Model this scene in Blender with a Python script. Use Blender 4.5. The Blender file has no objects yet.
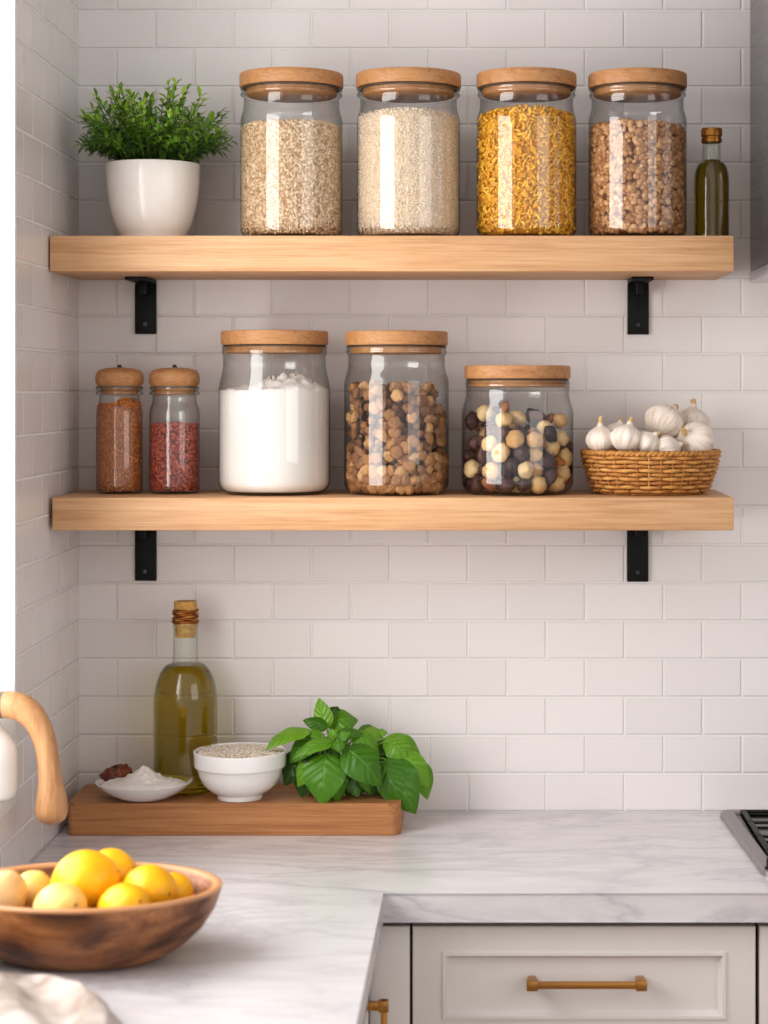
import bpy, bmesh, math, random
import numpy as np
from mathutils import Vector, Matrix, Euler, Quaternion

random.seed(7)
rng = np.random.default_rng(11)
PI = math.pi
COL = bpy.context.scene.collection

# ------------------------------------------------------------------ camera numbers
D = 3.9            # camera distance from the tiled back wall
F = 2050.0         # focal length in pixels
CX, CY = 480.0, 390.0
EYE = 1.722
COUNTER = 0.92

def S(dep): return (D - dep) / F                       # metres per pixel at a depth from the wall
def X(px, dep): return (px - CX) * S(dep)
def Z(py, dep): return EYE - (py - CY) * S(dep)
def P(px, py, dep): return Vector((X(px, dep), -dep, Z(py, dep)))

# ------------------------------------------------------------------ node helpers
def lin(c):
    return tuple(((v/255)/12.92 if v/255 <= 0.04045 else ((v/255+0.055)/1.055)**2.4) for v in c) + (1.0,)

class NT:
    def __init__(s, name):
        s.m = bpy.data.materials.new(name); s.m.use_nodes = True
        s.t = s.m.node_tree; s.t.nodes.clear()
        s.out = s.n('ShaderNodeOutputMaterial')
    def n(s, ty, **kw):
        nd = s.t.nodes.new(ty)
        for k, v in kw.items(): setattr(nd, k, v)
        return nd
    def l(s, a, b): s.t.links.new(a, b)
    def val(s, sock, v):
        if hasattr(v, 'is_linked') or isinstance(v, bpy.types.NodeSocket): s.l(v, sock)
        else: sock.default_value = v
    def math(s, op, a, b=None, c=None, clamp=False):
        nd = s.n('ShaderNodeMath', operation=op); nd.use_clamp = clamp
        s.val(nd.inputs[0], a)
        if b is not None: s.val(nd.inputs[1], b)
        if c is not None: s.val(nd.inputs[2], c)
        return nd.outputs[0]
    def coord(s, kind='Object'): return s.n('ShaderNodeTexCoord').outputs[kind]
    def mapping(s, vec, scale=(1,1,1), loc=(0,0,0), rot=(0,0,0)):
        nd = s.n('ShaderNodeMapping'); s.l(vec, nd.inputs[0])
        nd.inputs['Scale'].default_value = scale; nd.inputs['Location'].default_value = loc; nd.inputs['Rotation'].default_value = rot
        return nd.outputs[0]
    def noise(s, vec, scale=5, detail=4, rough=0.5, dist=0.0):
        nd = s.n('ShaderNodeTexNoise')
        if vec is not None: s.l(vec, nd.inputs['Vector'])
        nd.inputs['Scale'].default_value = scale; nd.inputs['Detail'].default_value = detail
        nd.inputs['Roughness'].default_value = rough; nd.inputs['Distortion'].default_value = dist
        return nd.outputs['Fac']
    def ramp(s, fac, stops, interp='LINEAR'):
        nd = s.n('ShaderNodeValToRGB'); s.l(fac, nd.inputs[0])
        cr = nd.color_ramp; cr.interpolation = interp
        while len(cr.elements) < len(stops): cr.elements.new(0.5)
        for e, (p, c) in zip(cr.elements, stops):
            e.position = p; e.color = c if len(c) == 4 else lin(c)
        return nd.outputs[0]
    def mix(s, fac, a, b, mode='MIX'):
        nd = s.n('ShaderNodeMix', data_type='RGBA', blend_type=mode)
        s.val(nd.inputs[0], fac); s.val(nd.inputs[6], a); s.val(nd.inputs[7], b)
        return nd.outputs[2]
    def bump(s, h, strength=0.3, dist=0.002, normal=None):
        nd = s.n('ShaderNodeBump'); s.l(h, nd.inputs['Height'])
        nd.inputs['Strength'].default_value = strength; nd.inputs['Distance'].default_value = dist
        if normal is not None: s.l(normal, nd.inputs['Normal'])
        return nd.outputs[0]
    def bsdf(s, color, rough=0.5, metal=0.0, normal=None, **kw):
        b = s.n('ShaderNodeBsdfPrincipled')
        s.val(b.inputs['Base Color'], color); s.val(b.inputs['Roughness'], rough); b.inputs['Metallic'].default_value = metal
        if normal is not None: s.l(normal, b.inputs['Normal'])
        for k, v in kw.items():
            s.val(b.inputs[k.replace('_', ' ')], v)
        s.l(b.outputs[0], s.out.inputs[0])
        return b

MATS = {}
def plain(name, c, rough=0.5, metal=0.0, var=0.06, nscale=12, bump=0.0, bscale=80, **kw):
    t = NT(name); v = t.coord()
    n = t.noise(v, nscale, 3)
    c = lin(c)
    lo = tuple(x*(1-var) for x in c[:3]) + (1,); hi = tuple(min(1, x*(1+var)) for x in c[:3]) + (1,)
    col = t.ramp(n, [(0.3, lo), (0.7, hi)])
    nm = t.bump(t.noise(v, bscale, 3), bump, 0.001) if bump else None
    t.bsdf(col, rough, metal, nm, **kw)
    MATS[name] = t.m
    return t.m

def wood(name, dark, mid, light, axis='X', scale=1.0, rough=0.5, patch=None):
    t = NT(name); v = t.coord()
    st = {'X': (1.5, 46, 46), 'Y': (46, 1.5, 46), 'Z': (46, 46, 1.5)}[axis]
    st = tuple(a*scale for a in st)
    mv = t.mapping(v, st)
    n1 = t.noise(mv, 2.2, 6, 0.62, 0.6)
    st2 = {'X': (7, 260, 260), 'Y': (260, 7, 260), 'Z': (260, 260, 7)}[axis]
    n2 = t.noise(t.mapping(v, tuple(a*scale for a in st2)), 1.6, 3, 0.6)
    f = t.math('ADD', t.math('MULTIPLY', n1, 0.62), t.math('MULTIPLY', n2, 0.38))
    col = t.ramp(f, [(0.34, dark), (0.5, mid), (0.66, light)])
    if patch:
        pn = t.noise(t.mapping(v, patch[1]), patch[2], 3, 0.5, 1.0)
        pf = t.ramp(pn, [(0.42, (0,0,0)), (0.62, (255,255,255))])
        col = t.mix(pf, col, lin(patch[0]), 'MIX')
    nm = t.bump(n2, 0.12, 0.001)
    t.bsdf(col, rough, 0, nm)
    MATS[name] = t.m
    return t.m

def island(name, stops, rough=0.6, bump=0.0, bscale=300, obj_random=False, **kw):
    """colour that varies from piece to piece"""
    t = NT(name)
    if obj_random: r = t.n('ShaderNodeObjectInfo').outputs['Random']
    else: r = t.n('ShaderNodeNewGeometry').outputs['Random Per Island']
    col = t.ramp(r, stops)
    n = t.noise(t.coord(), bscale, 3)
    col = t.mix(t.ramp(n, [(0.35, (0,0,0)), (0.7, (90,90,90))]), col, (0.02, 0.01, 0.005, 1), 'MIX') if bump else col
    nm = t.bump(n, bump, 0.001) if bump else None
    t.bsdf(col, rough, 0, nm, **kw)
    MATS[name] = t.m
    return t.m

def tiles(name, axis):
    t = NT(name); sep = t.n('ShaderNodeSeparateXYZ'); t.l(t.coord(), sep.inputs[0])
    BW, RH = 0.1488, 38.15 * S(0)
    cb = t.n('ShaderNodeCombineXYZ')
    if axis == 'X': t.l(t.math('ADD', sep.outputs[0], 0.0228 - BW*0.5 + BW*20), cb.inputs[0])
    else: t.l(t.math('ADD', sep.outputs[1], 0.105 + BW*60), cb.inputs[0])
    t.l(t.math('ADD', sep.outputs[2], -COUNTER + RH*20), cb.inputs[1])
    b = t.n('ShaderNodeTexBrick'); t.l(cb.outputs[0], b.inputs['Vector'])
    b.offset = 0.5; b.offset_frequency = 2; b.squash = 1
    b.inputs['Scale'].default_value = 1.0
    b.inputs['Brick Width'].default_value = BW; b.inputs['Row Height'].default_value = RH
    b.inputs['Mortar Size'].default_value = 0.0034; b.inputs['Mortar Smooth'].default_value = 0.75
    b.inputs['Bias'].default_value = 0.0
    b.inputs['Color1'].default_value = lin((233, 228, 227)); b.inputs['Color2'].default_value = lin((227, 222, 221))
    b.inputs['Mortar'].default_value = lin((236, 232, 231))
    n = t.noise(cb.outputs[0], 9, 2)
    hgt = t.math('SUBTRACT', t.math('MULTIPLY', n, 0.12), b.outputs['Fac'])
    nm = t.bump(hgt, 0.7, 0.0023)
    rough = t.math('ADD', t.math('MULTIPLY', b.outputs['Fac'], 0.45), 0.26)
    t.bsdf(b.outputs['Color'], rough, 0, nm)
    MATS[name] = t.m
    return t.m

def marble(name):
    t = NT(name); v = t.coord()
    wv = t.noise(v, 2.2, 4, 0.6)
    cb = t.mapping(v, (0.9, 2.6, 2.6), rot=(0, 0.25, 0.32))
    n1 = t.noise(cb, 1.9, 8, 0.6, 1.6)
    vein = t.math('SUBTRACT', 1.0, t.math('MULTIPLY', t.math('ABSOLUTE', t.math('SUBTRACT', n1, 0.5)), 13.0), clamp=True)
    n2 = t.noise(t.mapping(v, (1.3, 4.5, 4.5), rot=(0, 0.25, 0.32)), 4, 8, 0.66, 1.0)
    cloud = t.ramp(n2, [(0.28, (208, 204, 207)), (0.60, (223, 220, 222))])
    col = t.mix(t.math('MULTIPLY', t.math('POWER', vein, 2.0), t.math('MULTIPLY', wv, 0.8)), cloud, lin((172, 168, 177)))
    t.bsdf(col, 0.24)
    MATS[name] = t.m
    return t.m

def glass(name, tint=(0.99, 0.993, 0.99), edge=(0.30, 0.32, 0.31), f0=0.095, power=2.8):
    t = NT(name)
    lw = t.n('ShaderNodeLayerWeight'); lw.inputs['Blend'].default_value = 0.5
    fac = lw.outputs['Facing']
    tc = t.mix(t.math('POWER', fac, power), tint + (1,), edge + (1,))
    tr = t.n('ShaderNodeBsdfTransparent'); t.l(tc, tr.inputs[0])
    gl = t.n('ShaderNodeBsdfGlossy'); gl.inputs['Roughness'].default_value = 0.03
    f = t.math('ADD', f0, t.math('MULTIPLY', t.math('POWER', fac, 5.0), 0.6), clamp=True)
    mx = t.n('ShaderNodeMixShader'); t.l(f, mx.inputs[0]); t.l(tr.outputs[0], mx.inputs[1]); t.l(gl.outputs[0], mx.inputs[2])
    t.l(mx.outputs[0], t.out.inputs[0])
    MATS[name] = t.m
    return t.m

# ------------------------------------------------------------------ mesh helpers
def smooth(me, ang=None):
    for p in me.polygons: p.use_smooth = True
    if ang is not None:
        bm = bmesh.new(); bm.from_mesh(me)
        for e in bm.edges:
            if len(e.link_faces) == 2 and e.calc_face_angle(0) > ang: e.smooth = False
        bm.to_mesh(me); bm.free()

def link(name, me, mat, parent=None, loc=(0,0,0), rot=(0,0,0)):
    o = bpy.data.objects.new(name, me); COL.objects.link(o)
    if mat is not None:
        for m in (mat if isinstance(mat, (list, tuple)) else [mat]): me.materials.append(m)
    o.location = loc; o.rotation_euler = rot
    if parent is not None: o.parent = parent
    return o

def tag(o, label, cat, group=None, kind=None):
    o['label'] = label; o['category'] = cat
    if group: o['group'] = group
    if kind: o['kind'] = kind
    return o

def thing(name, label, cat, loc=(0,0,0), group=None, rot=(0,0,0)):
    o = bpy.data.objects.new(name, None); COL.objects.link(o)
    o.empty_display_size = 0.05
    o.location = loc; o.rotation_euler = rot
    return tag(o, label, cat, group)

def structure(o): o['kind'] = 'structure'; return o

def bm_new(): return bmesh.new()
def bm_done(bm, name, sm=True, ang=0.6):
    bmesh.ops.recalc_face_normals(bm, faces=bm.faces)
    me = bpy.data.meshes.new(name); bm.to_mesh(me); bm.free()
    if sm: smooth(me, ang)
    return me

def add_box(bm, lo, hi, bevel=0.0, seg=2):
    b = bmesh.new()
    bmesh.ops.create_cube(b, size=1.0)
    for v in b.verts:
        v.co = Vector([lo[i] + (v.co[i]+0.5)*(hi[i]-lo[i]) for i in range(3)])
    if bevel > 0:
        bmesh.ops.bevel(b, geom=list(b.edges), offset=bevel, segments=seg, affect='EDGES', profile=0.5)
    tmp = bpy.data.meshes.new('t'); b.to_mesh(tmp); b.free()
    bm.from_mesh(tmp); bpy.data.meshes.remove(tmp)

def box_mesh(name, lo, hi, bevel=0.0, seg=2):
    bm = bm_new(); add_box(bm, lo, hi, bevel, seg); return bm_done(bm, name)

def add_lathe(bm, prof, n=48, sx=1.0, sy=1.0, center=(0,0,0), close_bottom=False, close_top=False, mod=None):
    rings = []
    c = Vector(center)
    for (r, z) in prof:
        if r < 1e-6:
            rings.append([bm.verts.new(c + Vector((0, 0, z)))])
        else:
            ring = []
            for i in range(n):
                a = 2*PI*i/n
                k = mod(a, r, z) if mod else 1.0
                ring.append(bm.verts.new(c + Vector((math.cos(a)*r*k*sx, math.sin(a)*r*k*sy, z))))
            rings.append(ring)
    for a, b in zip(rings, rings[1:]):
        for i in range(n):
            j = (i+1) % n
            if len(a) == 1 and len(b) == 1: break
            if len(a) == 1: bm.faces.new((a[0], b[j], b[i]))
            elif len(b) == 1: bm.faces.new((a[i], a[j], b[0]))
            else: bm.faces.new((a[i], a[j], b[j], b[i]))
    if close_bottom and len(rings[0]) > 1: bm.faces.new(rings[0][::-1])
    if close_top and len(rings[-1]) > 1: bm.faces.new(rings[-1])

def lathe_mesh(name, prof, n=48, sx=1, sy=1, ang=0.7, **kw):
    bm = bm_new(); add_lathe(bm, prof, n, sx, sy, **kw); return bm_done(bm, name, True, ang)

def catmull(pts, k):
    out = []
    p = [Vector(q) for q in pts]
    for i in range(len(p)-1):
        p0, p1, p2, p3 = p[max(i-1,0)], p[i], p[i+1], p[min(i+2, len(p)-1)]
        for j in range(k):
            t = j/k
            out.append(0.5*((2*p1) + (p2-p0)*t + (2*p0-5*p1+4*p2-p3)*t*t + (3*p1-p0-3*p2+p3)*t**3))
    out.append(p[-1])
    return out

def add_tube(bm, path, rad, n=12, caps=True, closed=False):
    m = len(path)
    rings = []
    up = Vector((0, 0, 1))
    nrm = None
    for i in range(m):
        a = path[(i-1) % m] if (closed or i > 0) else path[i]
        b = path[(i+1) % m] if (closed or i < m-1) else path[i]
        t = (Vector(b) - Vector(a)).normalized()
        if nrm is None:
            h = up if abs(t.dot(up)) < 0.9 else Vector((1, 0, 0))
            nrm = (h - t*h.dot(t)).normalized()
        else:
            nrm = (nrm - t*nrm.dot(t)).normalized()
        bi = t.cross(nrm)
        r = rad[i] if hasattr(rad, '__len__') else rad
        rings.append([bm.verts.new(Vector(path[i]) + (nrm*math.cos(2*PI*k/n) + bi*math.sin(2*PI*k/n))*r) for k in range(n)])
    prs = list(zip(rings, rings[1:])) + ([(rings[-1], rings[0])] if closed else [])
    for a, b in prs:
        for k in range(n):
            bm.faces.new((a[k], a[(k+1) % n], b[(k+1) % n], b[k]))
    if caps and not closed:
        bm.faces.new(rings[0][::-1]); bm.faces.new(rings[-1])

def ico(sub):
    b = bmesh.new(); bmesh.ops.create_icosphere(b, subdivisions=sub, radius=1.0)
    v = np.array([x.co[:] for x in b.verts]); f = [[x.index for x in fa.verts] for fa in b.faces]
    b.free(); return v, f
OCTA = (np.array([(1,0,0),(-1,0,0),(0,1,0),(0,-1,0),(0,0,1),(0,0,-1)], float), [[0,2,4],[2,1,4],[1,3,4],[3,0,4],[2,0,5],[1,2,5],[3,1,5],[0,3,5]])
ICO1 = ico(1); ICO2 = ico(2)

def rand_rot():
    q = rng.normal(size=4); q /= np.linalg.norm(q)
    w, x, y, z = q
    return np.array([[1-2*(y*y+z*z), 2*(x*y-z*w), 2*(x*z+y*w)], [2*(x*y+z*w), 1-2*(x*x+z*z), 2*(y*z-x*w)], [2*(x*z-y*w), 2*(y*z+x*w), 1-2*(x*x+y*y)]])

def jar_r(R, z, c):
    if z >= c: return R
    return R - c*(1 - math.sqrt(max(0, 1 - ((c-z)/c)**2)))

def pile_mesh(name, R, c, z0, ztop, unit, size, n_side, n_top, tangent=0.0, size_var=0.25, core_off=0.6):
    """many small pieces pressed against the glass wall around a core, as one mesh"""
    uv, uf = unit
    V, Fc, mi = [], [], []
    size = np.array(size); depth = float(size.min())
    zt0 = ztop(0, 0)
    def put(p, nrm):
        M = rand_rot()
        k = 1 + rng.uniform(-size_var, size_var)
        pts = (uv*size*k) @ M.T
        if tangent > 0 and nrm is not None:         # flatten pieces against the glass
            d = pts @ nrm
            pts = pts - np.outer(d, nrm)*tangent
        off = len(V)
        base = np.array(p)
        V.extend((pts + base).tolist())
        Fc.extend([[i+off for i in f] for f in uf]); mi.extend([0]*len(uf))
    for _ in range(n_side):
        a = rng.uniform(0, 2*PI)
        ca, sa = math.cos(a), math.sin(a)
        zt = ztop(ca*R, sa*R)
        z = z0 + depth + rng.uniform(0, 1)*(zt - z0 - depth)
        r = jar_r(R, z - z0, c) - depth*rng.uniform(0.9, 1.7)
        put((ca*r, sa*r, z), np.array((ca, sa, 0)))
    for _ in range(n_top):
        a = rng.uniform(0, 2*PI); r = (R - depth*1.5)*math.sqrt(rng.uniform(0, 1))
        x, y = math.cos(a)*r, math.sin(a)*r
        put((x, y, ztop(x, y) + rng.uniform(-0.3, 0.4)*depth), None)
    # core
    n = 40; rows = 14; off = len(V); ro = depth*core_off*2
    for i in range(rows+1):
        for k in range(n):
            a = 2*PI*k/n
            zt = ztop(math.cos(a)*R, math.sin(a)*R) - depth
            z = z0 + 0.001 + (zt - z0 - 0.001)*i/rows
            r = max(0.004, jar_r(R, z - z0, c) - ro)
            V.append((math.cos(a)*r, math.sin(a)*r, z))
    for i in range(rows):
        for k in range(n):
            j = (k+1) % n
            Fc.append([off+i*n+k, off+i*n+j, off+(i+1)*n+j, off+(i+1)*n+k]); mi.append(1)
    Fc.append([off+k for k in range(n)][::-1]); mi.append(1)
    ct = len(V); V.append((0, 0, zt0 - depth))
    for k in range(n): Fc.append([off+rows*n+k, off+rows*n+(k+1) % n, ct]); mi.append(1)
    me = bpy.data.meshes.new(name); me.from_pydata(V, [], Fc)
    me.polygons.foreach_set('material_index', mi)
    me.polygons.foreach_set('use_smooth', [True]*len(Fc))
    return me

# ------------------------------------------------------------------ materials
tile_x = tiles('tile_back', 'X'); tile_y = tiles('tile_left', 'Y')
marb = marble('marble')
oak = wood('oak', (186, 138, 96), (206, 162, 120), (218, 180, 140), 'X', 1.0, 0.5)
lid_wood = wood('lid_wood', (158, 108, 66), (182, 132, 86), (196, 150, 104), 'X', 1.3, 0.5)
plug_wood = wood('plug_wood', (150, 104, 62), (172, 124, 78), (188, 142, 96), 'X', 1.3, 0.55)
board_wood = wood('board_wood', (150, 98, 58), (176, 122, 76), (194, 140, 94), 'X', 0.8, 0.5)
bowl_wood = wood('bowl_wood', (120, 72, 40), (160, 104, 62), (188, 132, 84), 'X', 0.5, 0.36, patch=((74, 40, 22), (3.5, 3.5, 9), 1.6))
handle_wood = wood('handle_wood', (166, 116, 74), (190, 142, 98), (204, 162, 120), 'Z', 0.6, 0.45)
gl = glass('clear_glass')
gl_green = glass('bottle_glass', (0.95, 0.97, 0.94), (0.42, 0.48, 0.40), 0.07, 3.4)
black = plain('black_steel', (5, 5, 6), 0.5, Specular_IOR_Level=0.3)
steel = plain('screw_steel', (70, 70, 74), 0.35, 0.8)
gasket_m = plain('gasket', (96, 84, 74), 0.6)
white_glaze = plain('white_glaze', (236, 229, 224), 0.14, var=0.02)
white_china = plain('white_china', (240, 237, 235), 0.18, var=0.01)
paint = plain('cabinet_paint', (226, 221, 218), 0.42, var=0.015)
dark_gap = plain('gap_dark', (60, 50, 46), 0.8)
brass = plain('brass', (186, 136, 74), 0.3, 0.85, var=0.05)
white_trim = plain('white_trim', (244, 243, 242), 0.4, var=0.01)
floor_m = wood('floor_oak', (150, 120, 92), (176, 146, 116), (196, 168, 138), 'Y', 0.4, 0.5)

# ------------------------------------------------------------------ setting
WL = X(79, 0)                      # left wall plane
def sbox(name, lo, hi, m, bevel=0): return structure(link(name, box_mesh(name, lo, hi, bevel), m))
sbox('floor', (WL-0.2, -5.2, -0.05), (2.6, 0.15, 0), floor_m)
sbox('wall_back', (WL-0.2, 0, 0), (2.6, 0.15, 3.0), tile_x)
WY0, WY1, WZ0, WZ1 = -0.535, -1.75, 1.065, 2.55
bm = bm_new()
T = 0.16
add_box(bm, (WL-T, WY0, 0), (WL, 0, 3.0))
add_box(bm, (WL-T, WY1, 0), (WL, WY0, WZ0))
add_box(bm, (WL-T, WY1, WZ1), (WL, WY0, 3.0))
add_box(bm, (WL-T, -5.2, 0), (WL, WY1, 3.0))
structure(link('wall_left', bm_done(bm, 'wall_left'), tile_y))
# white lining of the opening, with its frame and pane
bm = bm_new()
add_box(bm, (WL-T, WY0-0.012, WZ0), (WL+0.002, WY0, WZ1), 0.001)
add_box(bm, (WL-T, WY1, WZ0), (WL+0.002, WY1+0.012, WZ1), 0.001)
add_box(bm, (WL-T, WY1, WZ1-0.012), (WL+0.002, WY0, WZ1), 0.001)
structure(link('trim_1', bm_done(bm, 'trim_1'), white_trim))
structure(link('trim_2', box_mesh('sill', (WL-T, WY1, WZ0-0.022), (WL+0.003, WY0, WZ0+0.002), 0.002), white_trim))
bm = bm_new()
fx0, fx1 = WL-T, WL-T+0.035
add_box(bm, (fx0, WY0-0.057, WZ0), (fx1, WY0-0.012, WZ1), 0.003)
add_box(bm, (fx0, WY1+0.012, WZ0), (fx1, WY1+0.057, WZ1), 0.003)
add_box(bm, (fx0, WY1, WZ0+0.002), (fx1, WY0, WZ0+0.05), 0.003)
add_box(bm, (fx0, WY1, WZ1-0.06), (fx1, WY0, WZ1-0.012), 0.003)
win = structure(link('window_1', bm_done(bm, 'window_1'), white_trim))
pane = glass('window_glass', (0.99, 0.99, 0.99), (0.9, 0.93, 0.92), 0.04)
link('pane', box_mesh('pane', (fx0+0.012, WY1+0.05, WZ0+0.045), (fx0+0.016, WY0-0.05, WZ1-0.055)), pane, win)

# ------------------------------------------------------------------ worktop and cabinets
CFD = 0.628                                        # depth of the worktop's front edge
PX = X(382, CFD)                                   # inner edge of the return along the left wall
CT0 = Z(922.5, CFD)
bm = bm_new()
pts = [(WL, 0), (WL, -2.0), (PX, -2.0), (PX, -CFD), (1.5, -CFD), (1.5, 0)]
lo = [bm.verts.new((x, y, CT0)) for x, y in pts]; hi = [bm.verts.new((x, y, COUNTER)) for x, y in pts]
bm.faces.new(lo[::-1]); bm.faces.new(hi)
for i in range(6):
    j = (i+1) % 6
    bm.faces.new((lo[i], lo[j], hi[j], hi[i]))
bmesh.ops.bevel(bm, geom=[e for e in bm.edges], offset=0.0022, segments=2, affect='EDGES')
tag(link('countertop', bm_done(bm, 'countertop'), marb), 'L-shaped pale grey veined marble worktop running along both tiled walls', 'countertop')

CF = 0.600                                         # depth of the cabinet fronts
def framed_front(x0, x1, z0, z1, y, th, rail=0.047, mold=0.013, rec=0.010, vrail=0.040):
    """a flat frame with a stepped moulding round a sunk panel, facing -Y"""
    bm = bm_new()
    def ring(ins, yy):
        iz = ins if ins < 0.01 else ins - rail + vrail
        return [bm.verts.new((xx, yy, zz)) for xx, zz in ((x0+ins, z0+iz), (x1-ins, z0+iz), (x1-ins, z1-iz), (x0+ins, z1-iz))]
    rs = [ring(0, y+th), ring(0, y+0.0015), ring(0.0015, y), ring(rail, y), ring(rail+0.0015, y-0.003), ring(rail+mold*0.5, y-0.003), ring(rail+mold*0.62, y+0.002), ring(rail+mold, y+rec), ring(rail+mold+0.012, y+rec)]
    for a, b in zip(rs, rs[1:]):
        for i in range(4):
            j = (i+1) % 4
            bm.faces.new((a[i], a[j], b[j], b[i]))
    bm.faces.new(rs[-1]); bm.faces.new(rs[0][::-1])
    return bm_done(bm, 'front', True, 0.35)

def bar_handle(L, vertical=False):
    """square-ended bar pull standing off the front, local origin on the front, bar towards -Y"""
    bm = bm_new(); h = L/2; t = 0.0052
    add_box(bm, (-h, -0.036, -t), (h, -0.036+2*t, t), 0.0012)
    for s in (-1, 1):
        cx = s*(h-0.009)
        add_box(bm, (cx-0.009, -0.038, -0.0082), (cx+0.009, -0.022, 0.0082), 0.0015)
        add_box(bm, (cx-0.0065, -0.024, -0.0065), (cx+0.0065, 0.0, 0.0065), 0.001)
    me = bm_done(bm, 'handle')
    if vertical: me.transform(Matrix.Rotation(PI/2, 4, 'Y'))
    return me

KX = PX - 0.022                                    # face of the return's cabinets
cab = thing('base_cabinet', 'off-white base cabinet with a panelled drawer and brass bar handle under the worktop', 'cabinet', (0, 0, 0))
dx0, dx1 = X(412.5, CF), X(755.5, CF)
dz1, dz0 = Z(926.5, CF), 0.668
link('carcass', box_mesh('carcass', (KX, -CF+0.022, 0.0), (dx1+0.004, -0.002, CT0-0.0005)), [dark_gap], cab)
dr = link('drawer', framed_front(dx0, dx1, dz0, dz1, -CF, 0.02), paint, cab)
link('handle', bar_handle(X(646, CF)-X(526.5, CF)), brass, dr, (X(586, CF), -CF+0.008, Z(981, CF)))
link('corner_post', box_mesh('corner_post', (KX+0.0005, -CF, 0.1), (dx0-0.0045, -CF+0.02, dz1), 0.001), paint, cab)
dr2 = link('drawer', framed_front(dx0, dx1, 0.39, dz0-0.004, -CF, 0.02), paint, cab)
link('handle', bar_handle(0.19), brass, dr2, (X(586, CF), -CF+0.008, 0.54))
dr3 = link('drawer', framed_front(dx0, dx1, 0.11, 0.386, -CF, 0.02), paint, cab)
link('handle', bar_handle(0.19), brass, dr3, (X(586, CF), -CF+0.008, 0.26))

cab2 = thing('base_cabinet', 'off-white base cabinet at the picture edge, under the gas hob', 'cabinet', (0, 0, 0))
link('carcass', box_mesh('carcass', (dx1+0.005, -CF+0.022, 0.0), (1.2, -0.002, CT0-0.0005)), dark_gap, cab2)
link('door', framed_front(X(759.5, CF), 1.19, 0.11, dz1, -CF, 0.02), paint, cab2)

cab3 = thing('base_cabinet', 'off-white base cabinet under the worktop return along the window wall, with upright brass handle', 'cabinet', (0, 0, 0))
link('carcass', box_mesh('carcass', (WL+0.005, -1.98, 0.0), (KX-0.022, -CF+0.015, CT0-0.0005)), dark_gap, cab3)
me = framed_front(-1.95, -CF-0.012, 0.11, dz1, 0, 0.02); me.transform(Matrix.Translation((KX-0.0008, 0, 0)) @ Matrix.Rotation(PI/2, 4, 'Z'))
dd = link('door', me, paint, cab3)
hm = bar_handle(0.16, True); hm.transform(Matrix.Rotation(PI/2, 4, 'Z'))
link('handle', hm, brass, dd, (KX-0.004, -0.665, Z(1000, 0.665)-0.08))

# ------------------------------------------------------------------ shelves and brackets
SD = 0.28
s1t, s1b = Z(235.5, SD), Z(271.5, SD)
s2t, s2b = Z(497.5, SD), Z(530.5, SD)
tag(link('wall_shelf', box_mesh('shelf', (X(49.5, SD), -SD, s1b), (X(734, SD), -0.001, s1t), 0.0022), oak), 'upper thick oak wall shelf holding potted plant and four tall jars', 'shelf', 'oak wall shelves')
tag(link('wall_shelf', box_mesh('shelf', (X(52, SD), -SD, s2b), (X(734, SD), -0.001, s2t), 0.0022), oak), 'lower thick oak wall shelf holding spice jars and garlic basket', 'shelf', 'oak wall shelves')

def bracket(cx, zt, drop, label):
    b = thing('shelf_bracket', label, 'bracket', (cx, 0, zt), 'black steel shelf brackets')
    w = 0.0202
    link('wall_plate', box_mesh('wall_plate', (-w, -0.007, -drop), (w, -0.0005, -0.0065), 0.0012), black, b)
    bm = bm_new()
    add_box(bm, (-w, -0.118, -0.0060), (w, -0.0005, -0.0003), 0.0012)
    add_box(bm, (-0.006, -0.05, -0.03), (0.006, -0.006, -0.006), 0.001)
    link('arm', bm_done(bm, 'arm'), black, b)
    bm = bm_new()
    bmesh.ops.create_cone(bm, cap_ends=True, segments=16, radius1=0.0052, radius2=0.004, depth=0.002, matrix=Matrix.Translation((0, -0.008, -drop+0.018)) @ Matrix.Rotation(PI/2, 4, 'X'))
    link('screw', bm_done(bm, 'screw'), steel, b)
bracket(X(146, 0), s1b, s1b - Z(334, 0), 'black steel bracket under the upper shelf, below the potted plant')
bracket(X(638, 0), s1b, s1b - Z(334.5, 0), 'black steel bracket under the upper shelf, below the lentil jar')
bracket(X(146, 0), s2b, s2b - Z(580.5, 0), 'black steel bracket under the lower shelf, below the spice jars')
bracket(X(637.5, 0), s2b, s2b - Z(581.5, 0), 'black steel bracket under the lower shelf, below the garlic basket')

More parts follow.
